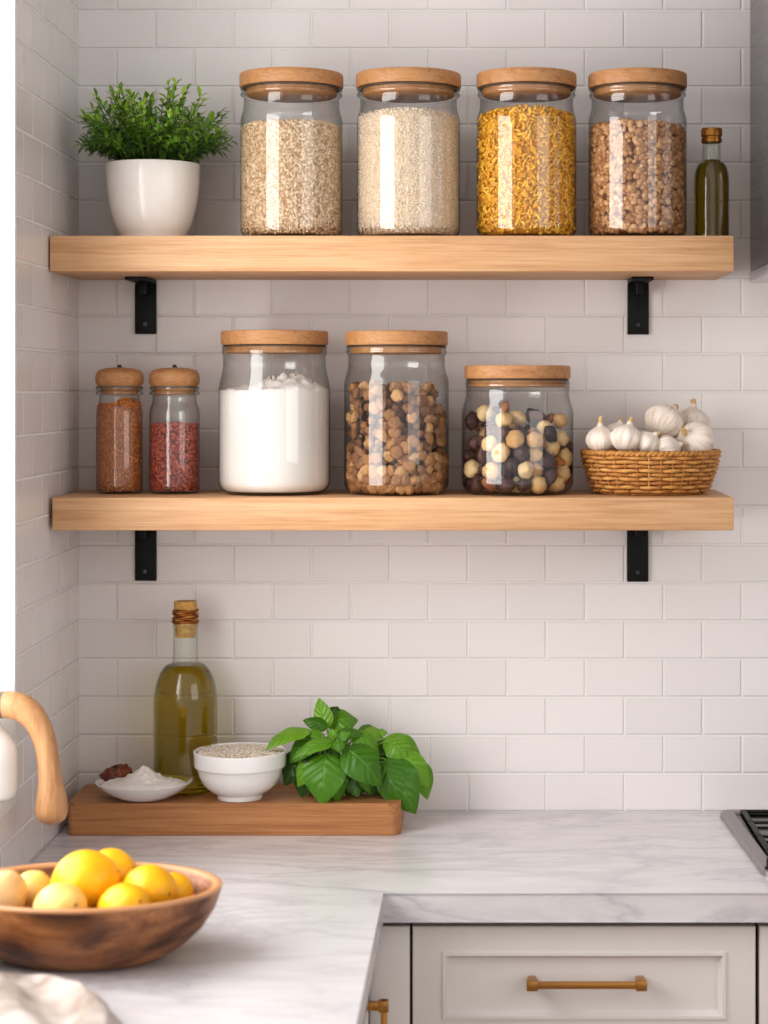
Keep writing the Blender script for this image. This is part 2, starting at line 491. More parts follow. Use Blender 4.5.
# ------------------------------------------------------------------ jars
def jar(cx, w, ytop, shelf_z, dep, lid_w, label, group, lid_px=14, neck=0.935, sh0=0.032, sh1=0.062, c=0.018, dome=False, cat='jar', name='glass_jar'):
    k = S(dep); R = w/2*k; RL = lid_w/2*k
    H = Z(ytop, dep+R) - shelf_z
    lh = lid_px*k
    j = thing(name, label, cat, (X(cx, dep), -dep, shelf_z), group)
    zl = H - lh                                        # underside of the lid
    prof = [(0.0, 0.004), (R*0.5, 0.0032), (R*0.80, 0.0008), (R-c, 0.0006)]
    for i in range(1, 9):
        a = i/8*PI/2
        prof.append((R - c + c*math.sin(a), 0.0006 + c*(1-math.cos(a))))
    z0, z1 = zl - sh1, zl - sh0
    prof.append((R, (z0+c)/2))
    for i in range(0, 9):
        t = i/8
        prof.append((R - (R-neck*R)*(0.5-0.5*math.cos(PI*t)), z0 + (z1-z0)*t))
    e = 0.0012
    lipR = RL*0.985
    prof += [(neck*R, zl-0.019), (neck*R*1.02, zl-0.0165), (lipR*0.985, zl-0.0150), (lipR, zl-0.0125), (lipR*0.985, zl-0.0100), (neck*R*1.03, zl-0.0085), (lipR*0.98, zl-0.0060), (lipR*1.0, zl-0.0035), (lipR*0.97, zl-0.0008)]
    link('glass_body', lathe_mesh('glass_body', prof, 72, ang=1.2), gl, j)
    if dome:
        lp = [(0, zl), (RL*0.90, zl), (RL*0.985, zl+lh*0.16), (RL, zl+lh*0.42), (RL*0.97, zl+lh*0.66), (RL*0.86, zl+lh*0.84), (RL*0.55, zl+lh*0.95), (0, zl+lh)]
    else:
        lp = [(0, zl), (RL*0.985, zl), (RL, zl+0.002), (RL, zl+lh-0.003), (RL*0.985, zl+lh-0.0005), (RL*0.9, zl+lh), (0, zl+lh)]
    lid = link('lid', lathe_mesh('lid', lp, 64, ang=0.9), lid_wood, j)
    pr = neck*R*0.95
    link('gasket', lathe_mesh('gasket', [(pr, zl-0.0035), (lipR*0.955, zl-0.0035), (lipR*0.965, zl-0.002), (lipR*0.955, zl-0.0003), (pr, zl-0.0003)], 64, ang=0.9), gasket_m, j)
    link('lid_plug', lathe_mesh('lid_plug', [(0, zl-0.0150), (pr-0.002, zl-0.0150), (pr, zl-0.0130), (pr, zl-0.0002), (0, zl-0.0002)], 64, ang=0.9), plug_wood, lid)
    if dome:
        link('knob', lathe_mesh('knob', [(0.0045, H-0.001), (0.0042, H+0.002), (0.003, H+0.0045), (0, H+0.005)], 16), steel, lid)
    return j, R - 0.0016, H, zl

G1 = 'tall wooden-lidded jars on the upper shelf'
G2 = 'wooden-lidded jars on the lower shelf'
U = s1t; L = s2t
DU, DL = 0.178, 0.152

def flat(h, amp=0.0, k=0):
    def f(x, y): return h + amp*(math.sin(x*55+k)*0.6 + math.sin(y*70+x*31+k*2)*0.5)
    return f

oat_m = island('oat', [(0, (176, 138, 98)), (0.2, (208, 176, 138)), (0.6, (226, 200, 166)), (1, (238, 218, 190))], 0.7)
oat_c = plain('oat_core', (186, 150, 112), 0.8)
rice_m = island('rice_grain', [(0, (222, 200, 174)), (0.5, (238, 222, 202)), (1, (248, 236, 220))], 0.5)
rice_c = plain('rice_core', (220, 196, 166), 0.8)
pasta_m = island('pasta_piece', [(0, (216, 152, 26)), (0.5, (236, 178, 44)), (1, (244, 200, 76))], 0.42)
pasta_c = plain('pasta_core', (216, 156, 34), 0.7)
lentil_m = island('lentil', [(0, (146, 100, 62)), (0.4, (178, 128, 84)), (0.75, (200, 152, 104)), (1, (216, 174, 128))], 0.42)
lentil_c = plain('lentil_core', (100, 62, 36), 0.8)
spice_m = island('spice_grain', [(0, (150, 82, 34)), (0.5, (188, 116, 54)), (1, (210, 146, 82))], 0.65)
spice_c = plain('spice_core', (160, 92, 40), 0.8)
pepper_m = island('peppercorn', [(0, (132, 44, 28)), (0.5, (176, 74, 50)), (1, (206, 116, 88))], 0.45)
pepper_c = plain('pepper_core', (112, 38, 24), 0.8)

def stuff(name, me, mats, loc, label, cat):
    return tag(link(name, me, mats, None, loc), label, cat, None, 'stuff')

# curled pasta unit
def pasta_unit():
    bm = bm_new()
    path = [Vector((math.cos(a), math.sin(a)*0.8, (a-1.6)*0.28)) for a in np.linspace(0.0, 3.4, 6)]
    add_tube(bm, path, 0.44, 5)
    v = np.array([x.co[:] for x in bm.verts]); bm.verts.index_update(); f = [[x.index for x in fa.verts] for fa in bm.faces]; bm.free()
    return v, f

j, R, H, zl = jar(291.5, 101.5, 66.5, U, DU, 103.5, 'tall wooden-lidded glass jar of rolled oats beside the potted plant', G1)
k = S(DU)
stuff('rolled_oats', pile_mesh('rolled_oats', R, 0.017, 0.006, lambda x, y: Z(118, DU+0.09)-U + 0.006*math.cos(x*28)*math.cos(y*20) - 0.004, ICO1, (0.0046, 0.0029, 0.0014), 8200, 1800, 0.3), [oat_m, oat_c], j.location, 'beige rolled oats filling the tall jar beside the potted plant', 'oats')
j, R, H, zl = jar(408.5, 103, 66.5, U, DU, 105, 'tall wooden-lidded glass jar of white rice between the oats and pasta jars', G1)
stuff('white_rice', pile_mesh('white_rice', R, 0.017, 0.006, lambda x, y: Z(110, DU+0.09)-U + 0.004*math.cos(x*26), OCTA, (0.0042, 0.0014, 0.0014), 11000, 2500, 0.2), [rice_m, rice_c], j.location, 'pale white rice filling the second tall jar on the upper shelf', 'rice')
j, R, H, zl = jar(526.5, 99.5, 66.5, U, DU, 100, 'tall wooden-lidded glass jar of yellow pasta on the upper shelf', G1)
stuff('short_pasta', pile_mesh('short_pasta', R, 0.017, 0.006, lambda x, y: Z(111, DU+0.09)-U + 0.005*math.cos(x*24), pasta_unit(), (0.0060, 0.0060, 0.0050), 3000, 600, 0.15, core_off=0.7), [pasta_m, pasta_c], j.location, 'small curly yellow pasta filling the third tall jar on the upper shelf', 'pasta')
j, R, H, zl = jar(637.5, 98, 67, U, DU, 98.5, 'tall wooden-lidded glass jar of brown lentils beside the small oil bottle', G1)
stuff('brown_lentils', pile_mesh('brown_lentils', R, 0.017, 0.006, lambda x, y: Z(123, DU+0.09)-U + 0.004*math.cos(x*20+0.6), ICO2, (0.0060, 0.0054, 0.0046), 3000, 460, 0.1, core_off=0.75), [lentil_m, lentil_c], j.location, 'brown lentils filling the tall jar beside the small oil bottle', 'lentils')

# lower shelf
DSP = 0.135
j, R, H, zl = jar(119.5, 46, 367, L, DSP, 48, 'small glass spice jar of orange-brown ground spice, at the end of the lower shelf', 'domed-lid spice jars', lid_px=19, neck=0.86, sh0=0.022, sh1=0.050, c=0.009, dome=True, cat='spice jar', name='spice_jar')
stuff('ground_spice', pile_mesh('ground_spice', R, 0.008, 0.005, lambda x, y: Z(404, DSP)-L + 0.011*math.exp(-((x-0.016)/0.018)**2), ICO1, (0.0018, 0.0015, 0.0013), 3800, 300, 0.0), [spice_m, spice_c], j.location, 'coarse orange-brown spice heaped inside the first small spice jar', 'spice')
j, R, H, zl = jar(174.5, 50, 367, L, DSP, 50.5, 'small glass spice jar of red peppercorns, beside the flour jar', 'domed-lid spice jars', lid_px=19, neck=0.86, sh0=0.022, sh1=0.050, c=0.009, dome=True, cat='spice jar', name='spice_jar')
stuff('red_peppercorns', pile_mesh('red_peppercorns', R, 0.008, 0.005, lambda x, y: Z(424, DSP)-L + 0.001*math.cos(x*90), ICO1, (0.0025, 0.0024, 0.0022), 2600, 220, 0.0, core_off=0.6), [pepper_m, pepper_c], j.location, 'red peppercorns in the second small spice jar', 'spice')

# flour
j, R, H, zl = jar(274.5, 111, 329.5, L, DL, 107, 'wide wooden-lidded glass jar of white flour beside the spice jars', G2, lid_px=14, neck=0.92, sh0=0.034, sh1=0.085, c=0.024)
def flour_mesh(R, c, h):
    bm = bm_new()
    def lump(a, r, z): return 1.0
    prof = [(0, 0.0065), (R*0.7, 0.0065)]
    for i in range(13): 
        z = 0.0065 + c*(i/12.0)
        prof.append((jar_r(R, z-0.004, c), z))
    prof.append((R, h*0.5)); prof.append((R, h*0.96))
    for r in np.linspace(1.0, 0.03, 26): prof.append((R*r*0.998, h))
    prof.append((0, h))
    add_lathe(bm, prof, 90)
    from mathutils import noise
    for v in bm.verts:
        if v.co.z >= h*0.95:
            x, y = v.co.x, v.co.y
            q = Vector((x*46, y*46, 0.3)); q2 = Vector((x*130, y*130, 2.3)); q3 = Vector((x*260, y*260, 5))
            hump = 0.020*math.exp(-((x-0.034)**2/0.0030 + (y+0.02)**2/0.003))
            w = max(0, 1 - (math.hypot(x, y)/R)**8)
            v.co.z += (hump + 0.010*max(0, noise.noise(q)) + (0.006+0.6*hump)*abs(noise.noise(q2))*1.6 + 0.004*noise.noise(q3))*(0.35 + 0.65*w) + 0.002*noise.noise(Vector((x*30, y*30, 9)))
    return bm_done(bm, 'flour', True, 1.4)
flour_m = plain('flour', (236, 230, 225), 0.9, var=0.02, bump=0.3, bscale=240)
stuff('white_flour', flour_mesh(R, 0.022, Z(391, DL+0.09)-L), flour_m, j.location, 'white flour with a lumpy top filling the widest jar on the lower shelf', 'flour')

# granola
def relax(n, rad, R, c, z0, htop, it=260):
    p = np.zeros((n, 3)); 
    a = rng.uniform(0, 2*PI, n); rr = (R-rad)*np.sqrt(rng.uniform(0, 1, n))
    p[:, 0] = np.cos(a)*rr; p[:, 1] = np.sin(a)*rr; p[:, 2] = z0 + rad + rng.uniform(0, 1, n)*(htop*1.25)
    for s in range(it):
        p[:, 2] -= (0.18/it)*max(0, 1 - s/(it*0.8))
        for _ in range(2):
            d = p[:, None, :] - p[None, :, :]
            dist = np.linalg.norm(d, axis=2) + np.eye(n)*9
            ov = np.clip(2*rad - dist, 0, None)
            p += np.einsum('ijk,ij->ik', d/dist[:, :, None], ov)*0.32
            zz = np.clip(p[:, 2] - z0, 0, None)
            rl = np.where(zz < c, R - c*(1-np.sqrt(np.clip(1-((c-zz)/c)**2, 0, 1))), R) - rad*0.98
            h = np.hypot(p[:, 0], p[:, 1]); k = np.where(h > rl, rl/np.maximum(h, 1e-6), 1)
            p[:, 0] *= k; p[:, 1] *= k
            p[:, 2] = np.maximum(p[:, 2], z0 + rad*0.98)
    return p

from mathutils import noise as mnoise
def blob(name, sub, size, amp, freq, seed, fn=None):
    v, f = ico(sub)
    out = []
    for q in v:
        q = Vector(q)
        k = 1 + amp*mnoise.noise(q*freq + Vector((seed*7.1, seed*3.3, 1.7)))
        q2 = Vector((q.x*size[0]*k, q.y*size[1]*k, q.z*size[2]*k))
        if fn: q2 = fn(q, q2)
        out.append(q2[:])
    me = bpy.data.meshes.new(name); me.from_pydata(out, [], f)
    smooth(me); return me

j, R, H, zl = jar(396.5, 104.5, 330, L, DL, 102.5, 'tall wooden-lidded glass jar of crunchy oat clusters between flour and nuts', G2, lid_px=14, neck=0.92, sh0=0.034, sh1=0.072, c=0.022)
gran_m = island('granola_piece', [(0, (132, 86, 50)), (0.3, (162, 114, 70)), (0.7, (182, 134, 86)), (1, (204, 160, 108))], 0.7, 0.5, 260, obj_random=True)
gran_c = plain('granola_inner', (150, 102, 62), 0.8, var=0.3, nscale=120)
gr = 0.0086
def coin(q, p):
    r = math.hypot(q.x, q.y)
    dz = 0.22*math.cos(r*9.0)*p.z if abs(q.z) > 0.25 else 0
    return Vector((p.x, p.y, p.z + dz))
gmesh = [blob('oat_cluster', 3, (0.0126, 0.0120, 0.0070), 0.24, 2.2, s, coin) for s in range(3)] + [blob('oat_cluster', 3, (0.0132, 0.0098, 0.0086), 0.42, 1.9, s+9) for s in range(2)]
for me in gmesh: me.materials.append(gran_m)
zg = Z(383, DL+0.09) - L
pts = relax(780, gr, R, 0.022, 0.006, zg, 130)
V, Fc = [], []
src = None; count = 0
order = sorted(range(len(pts)), key=lambda i: pts[i][1])
for i in order:
    q = pts[i]
    if q[2] > zg + 0.012: q[2] = min(q[2], zg + 0.012)
    rad = math.hypot(q[0], q[1])
    if (rad > R - 0.022 and q[1] < 0.006) or (q[2] > zg - 0.012 and q[1] < 0.03):
        if src is None:
            o = link('oat_cluster', gmesh[0], None); tag(o, 'knobbly round brown oat cluster inside the tall jar between flour and nuts', 'oat cluster', 'oat clusters in the tall jar'); src = o
        else:
            o = src.copy(); COL.objects.link(o)
        o.data = gmesh[count % 5]
        o.location = Vector(q) + j.location
        a = math.atan2(q[1], q[0])
        e = Matrix.Rotation(a, 4, 'Z') @ Matrix.Rotation(PI/2, 4, 'Y') @ Euler((rng.normal()*0.35, rng.normal()*0.35, rng.uniform(0, 6))).to_matrix().to_4x4()
        o.rotation_euler = e.to_euler()
        s_ = rng.uniform(0.84, 1.02); o.scale = (s_, s_, s_)
        count += 1
    else:
        off = len(V); vv = ICO1[0]*gr*1.02 @ rand_rot().T + q
        V.extend(vv.tolist()); Fc.extend([[x+off for x in f] for f in ICO1[1]])
me = bpy.data.meshes.new('oat_clusters'); me.from_pydata(V, [], Fc); smooth(me)
stuff('oat_clusters', me, gran_c, j.location, 'brown oat clusters deeper inside the tall jar between flour and nuts', 'oat clusters')
print('granola individuals', count)

# nuts
j, R, H, zl = jar(517.5, 111.5, 365, L, DL, 106, 'squat wooden-lidded glass jar of mixed nuts and dried fruit, beside the garlic basket', G2, lid_px=13, neck=0.92, sh0=0.026, sh1=0.066, c=0.024)
haz_m = island('hazelnut', [(0, (196, 150, 92)), (0.5, (218, 180, 122)), (1, (230, 202, 154))], 0.55, 0.4, 130, obj_random=True)
rai_m = island('raisin', [(0, (46, 24, 24)), (0.6, (78, 42, 40)), (1, (104, 62, 52))], 0.55, 0.5, 150, obj_random=True)
alm_m = island('almond', [(0, (140, 84, 44)), (1, (182, 118, 64))], 0.55, 0.35, 180, obj_random=True)
def haz(q, p): return Vector((p.x, p.y, p.z*(1.0 if q.z < 0.5 else 1.12)))
nm = {'h': [blob('hazelnut', 3, (0.0180, 0.0172, 0.0140), 0.20, 1.9, s, haz) for s in range(3)],
      'r': [blob('raisin', 3, (0.0185, 0.0148, 0.0128), 0.30, 2.6, s+20) for s in range(3)],
      'a': [blob('almond', 3, (0.0195, 0.0125, 0.0092), 0.12, 1.5, s+40) for s in range(2)]}
for kk, mm in (('h', haz_m), ('r', rai_m), ('a', alm_m)):
    for me in nm[kk]: me.materials.append(mm)
zn = Z(410, DL+0.09) - L
pts = relax(165, 0.0141, R, 0.024, 0.006, zn)
info = {'h': ('hazelnut', 'round cream blanched hazelnut inside the squat mixed nut jar', 'nut', 'hazelnuts in the squat jar'),
        'r': ('raisin', 'dark brown wrinkled dried fruit inside the squat mixed nut jar', 'dried fruit', 'dark dried fruit in the squat jar'),
        'a': ('almond', 'narrow brown almond inside the squat mixed nut jar', 'nut', 'almonds in the squat jar')}
first = {}
for i in range(len(pts)):
    q = pts[i]
    kk = 'hrrhrhrrhra'[i % 11]
    if kk not in first:
        o = link(info[kk][0], nm[kk][0], None); tag(o, *info[kk][1:3], info[kk][3]); first[kk] = o
    else:
        o = first[kk].copy(); COL.objects.link(o)
    o.data = nm[kk][i % len(nm[kk])]
    o.location = Vector(q) + j.location
    o.rotation_euler = (rng.uniform(0, 6), rng.uniform(0, 6), rng.uniform(0, 6))
    s_ = rng.uniform(0.82, 0.98); o.scale = (s_, s_, s_)
print('nuts top', pts[:, 2].max() - zn)

# ------------------------------------------------------------------ oil bottles
oil = NT('olive_oil')
oil.bsdf((0.68, 0.52, 0.010, 1), 0.0, 0, None, IOR=1.3, Transmission_Weight=1.0)
oil_dark = NT('dark_oil')
oil_dark.bsdf((0.40, 0.28, 0.008, 1), 0.0, 0, None, IOR=1.3, Transmission_Weight=1.0)
cork_m = plain('cork', (196, 152, 84), 0.7, var=0.25, nscale=160, bump=0.5, bscale=300)
gold = plain('gold_cap', (176, 124, 58), 0.32, 0.8, var=0.1)
wire_m = plain('copper_wire', (160, 92, 40), 0.3, 0.8)

def bottle_prof(R, rn, zs0, zs1, ztop, c=0.006, t=0.0):
    pr = [(0, 0.001+t), (R-c-t, 0.001+t)]
    for i in range(1, 7):
        a = i/6*PI/2; pr.append((R-c+c*math.sin(a)-t, 0.001+t+c*(1-math.cos(a))))
    pr.append((R-t, zs0*0.5))
    for i in range(0, 15):
        a = i/14*PI/2
        pr.append((rn + (R-rn)*math.cos(a)**0.9 - t, zs0 + (zs1-zs0)*math.sin(a)**1.0))
    return pr
BT = COUNTER + 0.0582                               # top of the cutting board
dp = 0.085; k = S(dp)
bz = lambda y: Z(y, dp) - BT
b = thing('oil_bottle', 'large olive oil bottle with cork stopper standing on the cutting board', 'bottle', (X(185.5, dp), -dp, BT), 'olive oil bottles')
R = 31.5*k; rn = 12.6*k
zs0, zs1 = bz(704), bz(663)
pr = bottle_prof(R, rn, zs0, zs1, 0)
pr += [(rn*0.97, bz(655)), (rn*0.95, bz(640)), (rn*0.95, bz(628)), (rn*1.0, bz(627)), (rn*1.0, bz(622)), (rn*0.94, bz(620))]
link('glass_body', lathe_mesh('glass_body', pr, 64, ang=1.3), gl_green, b)
op = bottle_prof(R, rn, zs0, zs1, 0, 0.006, 0.0022)
op = [q for q in op if q[1] < bz(664.5)] + [(rn-0.0022, bz(664)), (rn*0.7, bz(664.4)), (0, bz(664.6))]
link('oil', lathe_mesh('oil', op, 64, ang=0.9), oil.m, b)['label'] = 'golden green olive oil'
ck = link('cork', lathe_mesh('cork', [(0, bz(637)), (rn*0.80, bz(637)), (rn*0.86, bz(628)), (rn*0.90, bz(612)), (rn*0.92, bz(603)), (rn*0.86, bz(601)), (0, bz(601))], 32, ang=0.9), cork_m, b)
bm = bm_new()
for yy, rr in ((610.5, 0.97), (614, 0.95), (617.5, 0.96), (621.5, 0.99)):
    path = [Vector((math.cos(a)*rn*rr, math.sin(a)*rn*rr, bz(yy)+0.0012*math.sin(a*3+yy))) for a in np.linspace(0, 2*PI, 33)[:-1]]
    add_tube(bm, path, 0.0026, 6, closed=True)
link('wire_collar', bm_done(bm, 'wire_collar', True, 1.4), wire_m, b)

dp = 0.16; k = S(dp)
bz = lambda y: Z(y, dp) - s1t
b = thing('oil_bottle', 'small dark olive oil bottle with gold cap on the end of the upper shelf', 'bottle', (X(711.5, dp), -dp, s1t), 'olive oil bottles')
R = 17.6*k; rn = 9.0*k
pr = bottle_prof(R, rn, bz(182), bz(162), 0, 0.004) + [(rn*0.97, bz(150)), (rn*0.97, bz(141)), (rn*1.05, bz(140)), (rn*1.05, bz(138))]
link('glass_body', lathe_mesh('glass_body', pr, 48, ang=1.3), gl_green, b)
op = [q for q in bottle_prof(R, rn, bz(182), bz(162), 0, 0.004, 0.002) if q[1] < bz(163)] + [(rn-0.002, bz(160)), (0, bz(160))]
link('oil', lathe_mesh('oil', op, 48, ang=0.9), oil_dark.m, b)['label'] = 'dark green oil'
cp = [(rn*1.05, bz(143)), (rn*1.14, bz(142.5)), (rn*1.14, bz(139)), (rn*1.07, bz(138.4)), (rn*1.07, bz(137)), (rn*1.18, bz(136)), (rn*1.18, bz(130)), (rn*1.1, bz(128.6)), (0, bz(128.4))]
link('cap', lathe_mesh('cap', cp, 40, ang=0.6), gold, b)

# ------------------------------------------------------------------ potted plant
dp = 0.145; k = S(dp)
pz = lambda y: Z(y, dp) - s1t
pl = thing('potted_plant', 'bushy small-leaved green plant in a glossy white pot on the upper shelf', 'plant', (X(153, dp), -dp, s1t))
R = 47*k; h = Z(159, dp+R) - s1t
prof = [(0, 0.001), (R*0.66, 0.001), (R*0.68, 0.003), (R*0.675, 0.007), (R*0.72, 0.014), (R*0.80, h*0.18), (R*0.88, h*0.34), (R*0.94, h*0.52), (R*0.98, h*0.74), (R, h-0.002), (R*0.985, h), (R*0.95, h-0.002), (R*0.93, h*0.8), (R*0.8, h*0.75), (0, h*0.75)]
link('pot', lathe_mesh('pot', prof, 64, ang=1.2), white_glaze, pl)
soil_m = plain('soil', (52, 38, 28), 0.95, var=0.4, nscale=90)
link('soil', lathe_mesh('soil', [(R*0.925, h*0.86), (R*0.6, h*0.89), (0, h*0.9)], 32), soil_m, pl)
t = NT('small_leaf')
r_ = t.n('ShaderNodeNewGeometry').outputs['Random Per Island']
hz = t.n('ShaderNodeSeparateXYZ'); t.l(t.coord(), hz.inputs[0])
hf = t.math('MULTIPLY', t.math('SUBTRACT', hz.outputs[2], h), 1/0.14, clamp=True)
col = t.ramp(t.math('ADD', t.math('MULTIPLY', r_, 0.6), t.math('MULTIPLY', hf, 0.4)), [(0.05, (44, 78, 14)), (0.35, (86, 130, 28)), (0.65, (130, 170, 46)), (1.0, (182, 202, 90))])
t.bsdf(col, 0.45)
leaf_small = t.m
stem_m = plain('green_stem', (78, 104, 44), 0.6)
FV, FF = [], []
bms = bm_new()
def small_leaf(p, d, up, ln, wd):
    d = d.normalized(); s_ = d.cross(up)
    if s_.length < 1e-3: s_ = Vector((1, 0, 0))
    s_.normalize(); n_ = s_.cross(d)
    off = len(FV)
    for (u, w, c_) in ((0, 0.12, 0), (0.3, 0.85, -0.05), (0.6, 1.0, 0.0), (0.85, 0.6, 0.10), (1.0, 0.04, 0.22)):
        cpt = p + d*ln*u - n_*ln*c_
        for sgn in (-1, 0, 1):
            FV.append((cpt + s_*(wd*w*sgn) + n_*(0.0 if sgn else -wd*w*0.35))[:])
    for i in range(4):
        for j_ in range(2):
            a = off+i*3+j_
            FF.append([a, a+1, a+4, a+3])
for i in range(150):
    a = rng.uniform(0, 2*PI); tilt = abs(rng.normal())*0.0 + math.sqrt(rng.uniform(0, 1))*1.42
    r0 = R*0.62*rng.uniform(0.1, 1)
    base = Vector((math.cos(a)*r0, math.sin(a)*r0, h*0.88))
    dr = Vector((math.cos(a)*math.sin(tilt), math.sin(a)*math.sin(tilt), math.cos(tilt)))
    ln = (0.128 - 0.012*tilt)*rng.uniform(0.72, 1.12)
    endp = base + dr*ln + Vector((0, 0, 0.030))
    if endp.y > 0.118: endp.y = 0.118
    endp.x = max(-0.122, min(0.126, endp.x))
    mid = base.lerp(endp, 0.5) + Vector((0, 0, 0.012))
    path = catmull([base, mid, endp], 5)
    add_tube(bms, path, [0.0013 - 0.0006*q/10 for q in range(len(path))], 5)
    m = 9
    for q in range(2, m+1):
        f = q/m; idx = min(int(f*(len(path)-1)), len(path)-2)
        p = path[idx].lerp(path[idx+1], f*(len(path)-1)-idx)
        tdir = (path[idx+1]-path[idx]).normalized()
        side = tdir.cross(Vector((rng.normal(), rng.normal(), rng.normal()))).normalized()
        broad = rng.uniform() < 0.25 and f < 0.8
        for sg in (-1, 1):
            small_leaf(p, tdir*0.75 + side*sg*(0.9 if q < m else 0.4), Vector((0, -0.3, 1)), rng.uniform(0.014, 0.023), rng.uniform(0.0058, 0.0074) if broad else rng.uniform(0.0030, 0.0044))
me = bpy.data.meshes.new('foliage'); me.from_pydata(FV, [], FF); smooth(me)
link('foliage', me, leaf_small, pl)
link('stems', bm_done(bms, 'stems', True, 2), stem_m, pl)

# ------------------------------------------------------------------ garlic basket
dp = 0.142; k = S(dp)
bx = X(650.5, dp)
Rt, Rb, hb = 67.0*k, 53*k, (495-453.5)*k
bas = thing('wicker_basket', 'oval woven wicker basket of garlic on the end of the lower shelf', 'basket', (bx, -dp, s2t))
SYB = 0.86
t = NT('wicker'); rr_ = t.n('ShaderNodeNewGeometry').outputs['Random Per Island']
n_ = t.noise(t.mapping(t.coord(), (40, 40, 160)), 3, 4)
col = t.ramp(t.math('ADD', t.math('MULTIPLY', n_, 0.75), t.math('MULTIPLY', rr_, 0.25)), [(0.3, (150, 92, 38)), (0.55, (198, 142, 74)), (0.8, (222, 176, 112))])
t.bsdf(col, 0.5); wick = t.m
bm = bm_new()
NS = 34
rows = 9
for i in range(rows):
    f = (i+0.5)/rows; r = Rb + (Rt-Rb)*f**0.62; z = 0.004 + f*(hb-0.008)
    path = []
    for q in range(NS*4):
        a = 2*PI*q/(NS*4)
        w = math.cos(a*NS/2*1.0 + (PI if i % 2 else 0))*0.0042
        path.append(Vector((math.cos(a)*(r+w), math.sin(a)*(r+w)*SYB, z + 0.0006*math.sin(a*9+i))))
    add_tube(bm, path, 0.0036, 6, closed=True)
for q in range(NS):
    a = 2*PI*(q)/NS
    path = [Vector((math.cos(a)*(Rb+(Rt-Rb)*f**0.62), math.sin(a)*(Rb+(Rt-Rb)*f**0.62)*SYB, 0.003+f*(hb-0.004))) for f in np.linspace(0, 1, 6)]
    add_tube(bm, path, 0.0022, 5)
link('woven_side', bm_done(bm, 'woven_side', True, 2), wick, bas)
link('base', lathe_mesh('base', [(0, 0.0008), (Rb*0.99, 0.0008), (Rb*1.0, 0.003), (Rb*0.98, 0.005), (0, 0.006)], 48, 1, SYB), wick, bas)
bm = bm_new()
for ph in (0, PI):
    path = [Vector((math.cos(a)*(Rt+0.001+0.0026*math.cos(a*40+ph)), math.sin(a)*(Rt+0.001+0.0026*math.cos(a*40+ph))*SYB, hb+0.0022*math.sin(a*40+ph))) for a in np.linspace(0, 2*PI, 241)[:-1]]
    add_tube(bm, path, 0.0036, 6, closed=True)
link('rim', bm_done(bm, 'rim', True, 2), wick, bas)

t = NT('garlic_skin'); sp = t.n('ShaderNodeSeparateXYZ'); t.l(t.coord(), sp.inputs[0])
ang_ = t.math('ARCTAN2', sp.outputs[1], sp.outputs[0])
st = t.n('ShaderNodeCombineXYZ'); t.l(t.math('MULTIPLY', ang_, 6.0), st.inputs[0]); t.l(t.math('MULTIPLY', sp.outputs[2], 16), st.inputs[1])
n_ = t.noise(st.outputs[0], 2.0, 5, 0.6)
pn = t.noise(t.coord(), 28, 4)
col = t.ramp(n_, [(0.32, (206, 184, 166)), (0.5, (232, 220, 208)), (0.7, (244, 238, 230))])
col = t.mix(t.ramp(pn, [(0.55, (0,0,0)), (0.75, (130,130,130))]), col, lin((206, 172, 138)))
t.bsdf(col, 0.55, 0, t.bump(n_, 0.25, 0.001)); gar = t.m
gstem = plain('garlic_stem', (206, 172, 122), 0.7, var=0.2, nscale=60)
def garlic_body(seed):
    bm = bm_new()
    prof = [(0.0, -0.80), (0.22, -0.83), (0.45, -0.78), (0.72, -0.60), (0.92, -0.33), (1.0, -0.02), (0.96, 0.25), (0.82, 0.48), (0.60, 0.66), (0.36, 0.79), (0.22, 0.89), (0.17, 1.0), (0.15, 1.08), (0, 1.10)]
    pts = catmull([(r, 0, z) for r, z in prof], 2)
    pr = [(max(0, p.x), p.z) for p in pts]
    pr[0] = (0, pr[0][1]); pr[-1] = (0, pr[-1][1])
    nl = 7 + seed % 3
    def mod(a, r, z):
        env = max(0, 1-abs(z+0.05)/0.95)
        return 1 + env*(0.13*(abs(math.cos(nl*0.5*a+seed)) - 0.6) + 0.05*mnoise.noise(Vector((math.cos(a)*1.5, math.sin(a)*1.5, z*1.2+seed*3))))
    add_lathe(bm, pr, 56, mod=mod)
    for v in bm.verts:
        if v.co.z > 0.5: v.co.x += 0.10*(v.co.z-0.5)**1.5*math.sin(seed*2.1); v.co.y += 0.10*(v.co.z-0.5)**1.5*math.cos(seed*1.3)
    return bm_done(bm, 'garlic_bulb', True, 2)
def garlic(px, py, r_px, dep, rot, seed, label, stem=0.35):
    s_ = r_px*S(dep)
    me = garlic_body(seed); me.transform(Matrix.Scale(s_, 4))
    g = thing('garlic_bulb', label, 'garlic', P(px, py, dep), 'garlic bulbs in the wicker basket', rot)
    link('bulb', me, gar, g)
    bm = bm_new()
    xo = 0.10*0.75**1.5
    b0 = Vector((xo*math.sin(seed*2.1), xo*math.cos(seed*1.3), 1.03))
    path = catmull([b0*s_, (b0 + Vector((0.03, 0, stem*0.5)))*s_, (b0 + Vector((0.12, 0.04, stem)))*s_], 4)
    add_tube(bm, path, [s_*(0.16-0.03*q/len(path)+ (0.03 if q == len(path)-1 else 0)) for q in range(len(path))], 9)
    link('stem', bm_done(bm, 'stem', True, 1.0), gstem, g)
garlic(601.0, 439.0, 15.2, 0.185, (0.05, -0.12, 0.4), 1, 'upright white garlic bulb with tan stem at the rim nearest the nut jar', 0.42)
garlic(626.5, 438.5, 16.2, 0.200, (0.10, 0.24, 1.0), 2, 'bright white garlic bulb at the front of the basket, tip leaning over', 0.22)
garlic(618.0, 434.0, 13.5, 0.115, (0.0, -0.3, 2.0), 3, 'small garlic bulb behind the two upright front bulbs', 0.15)
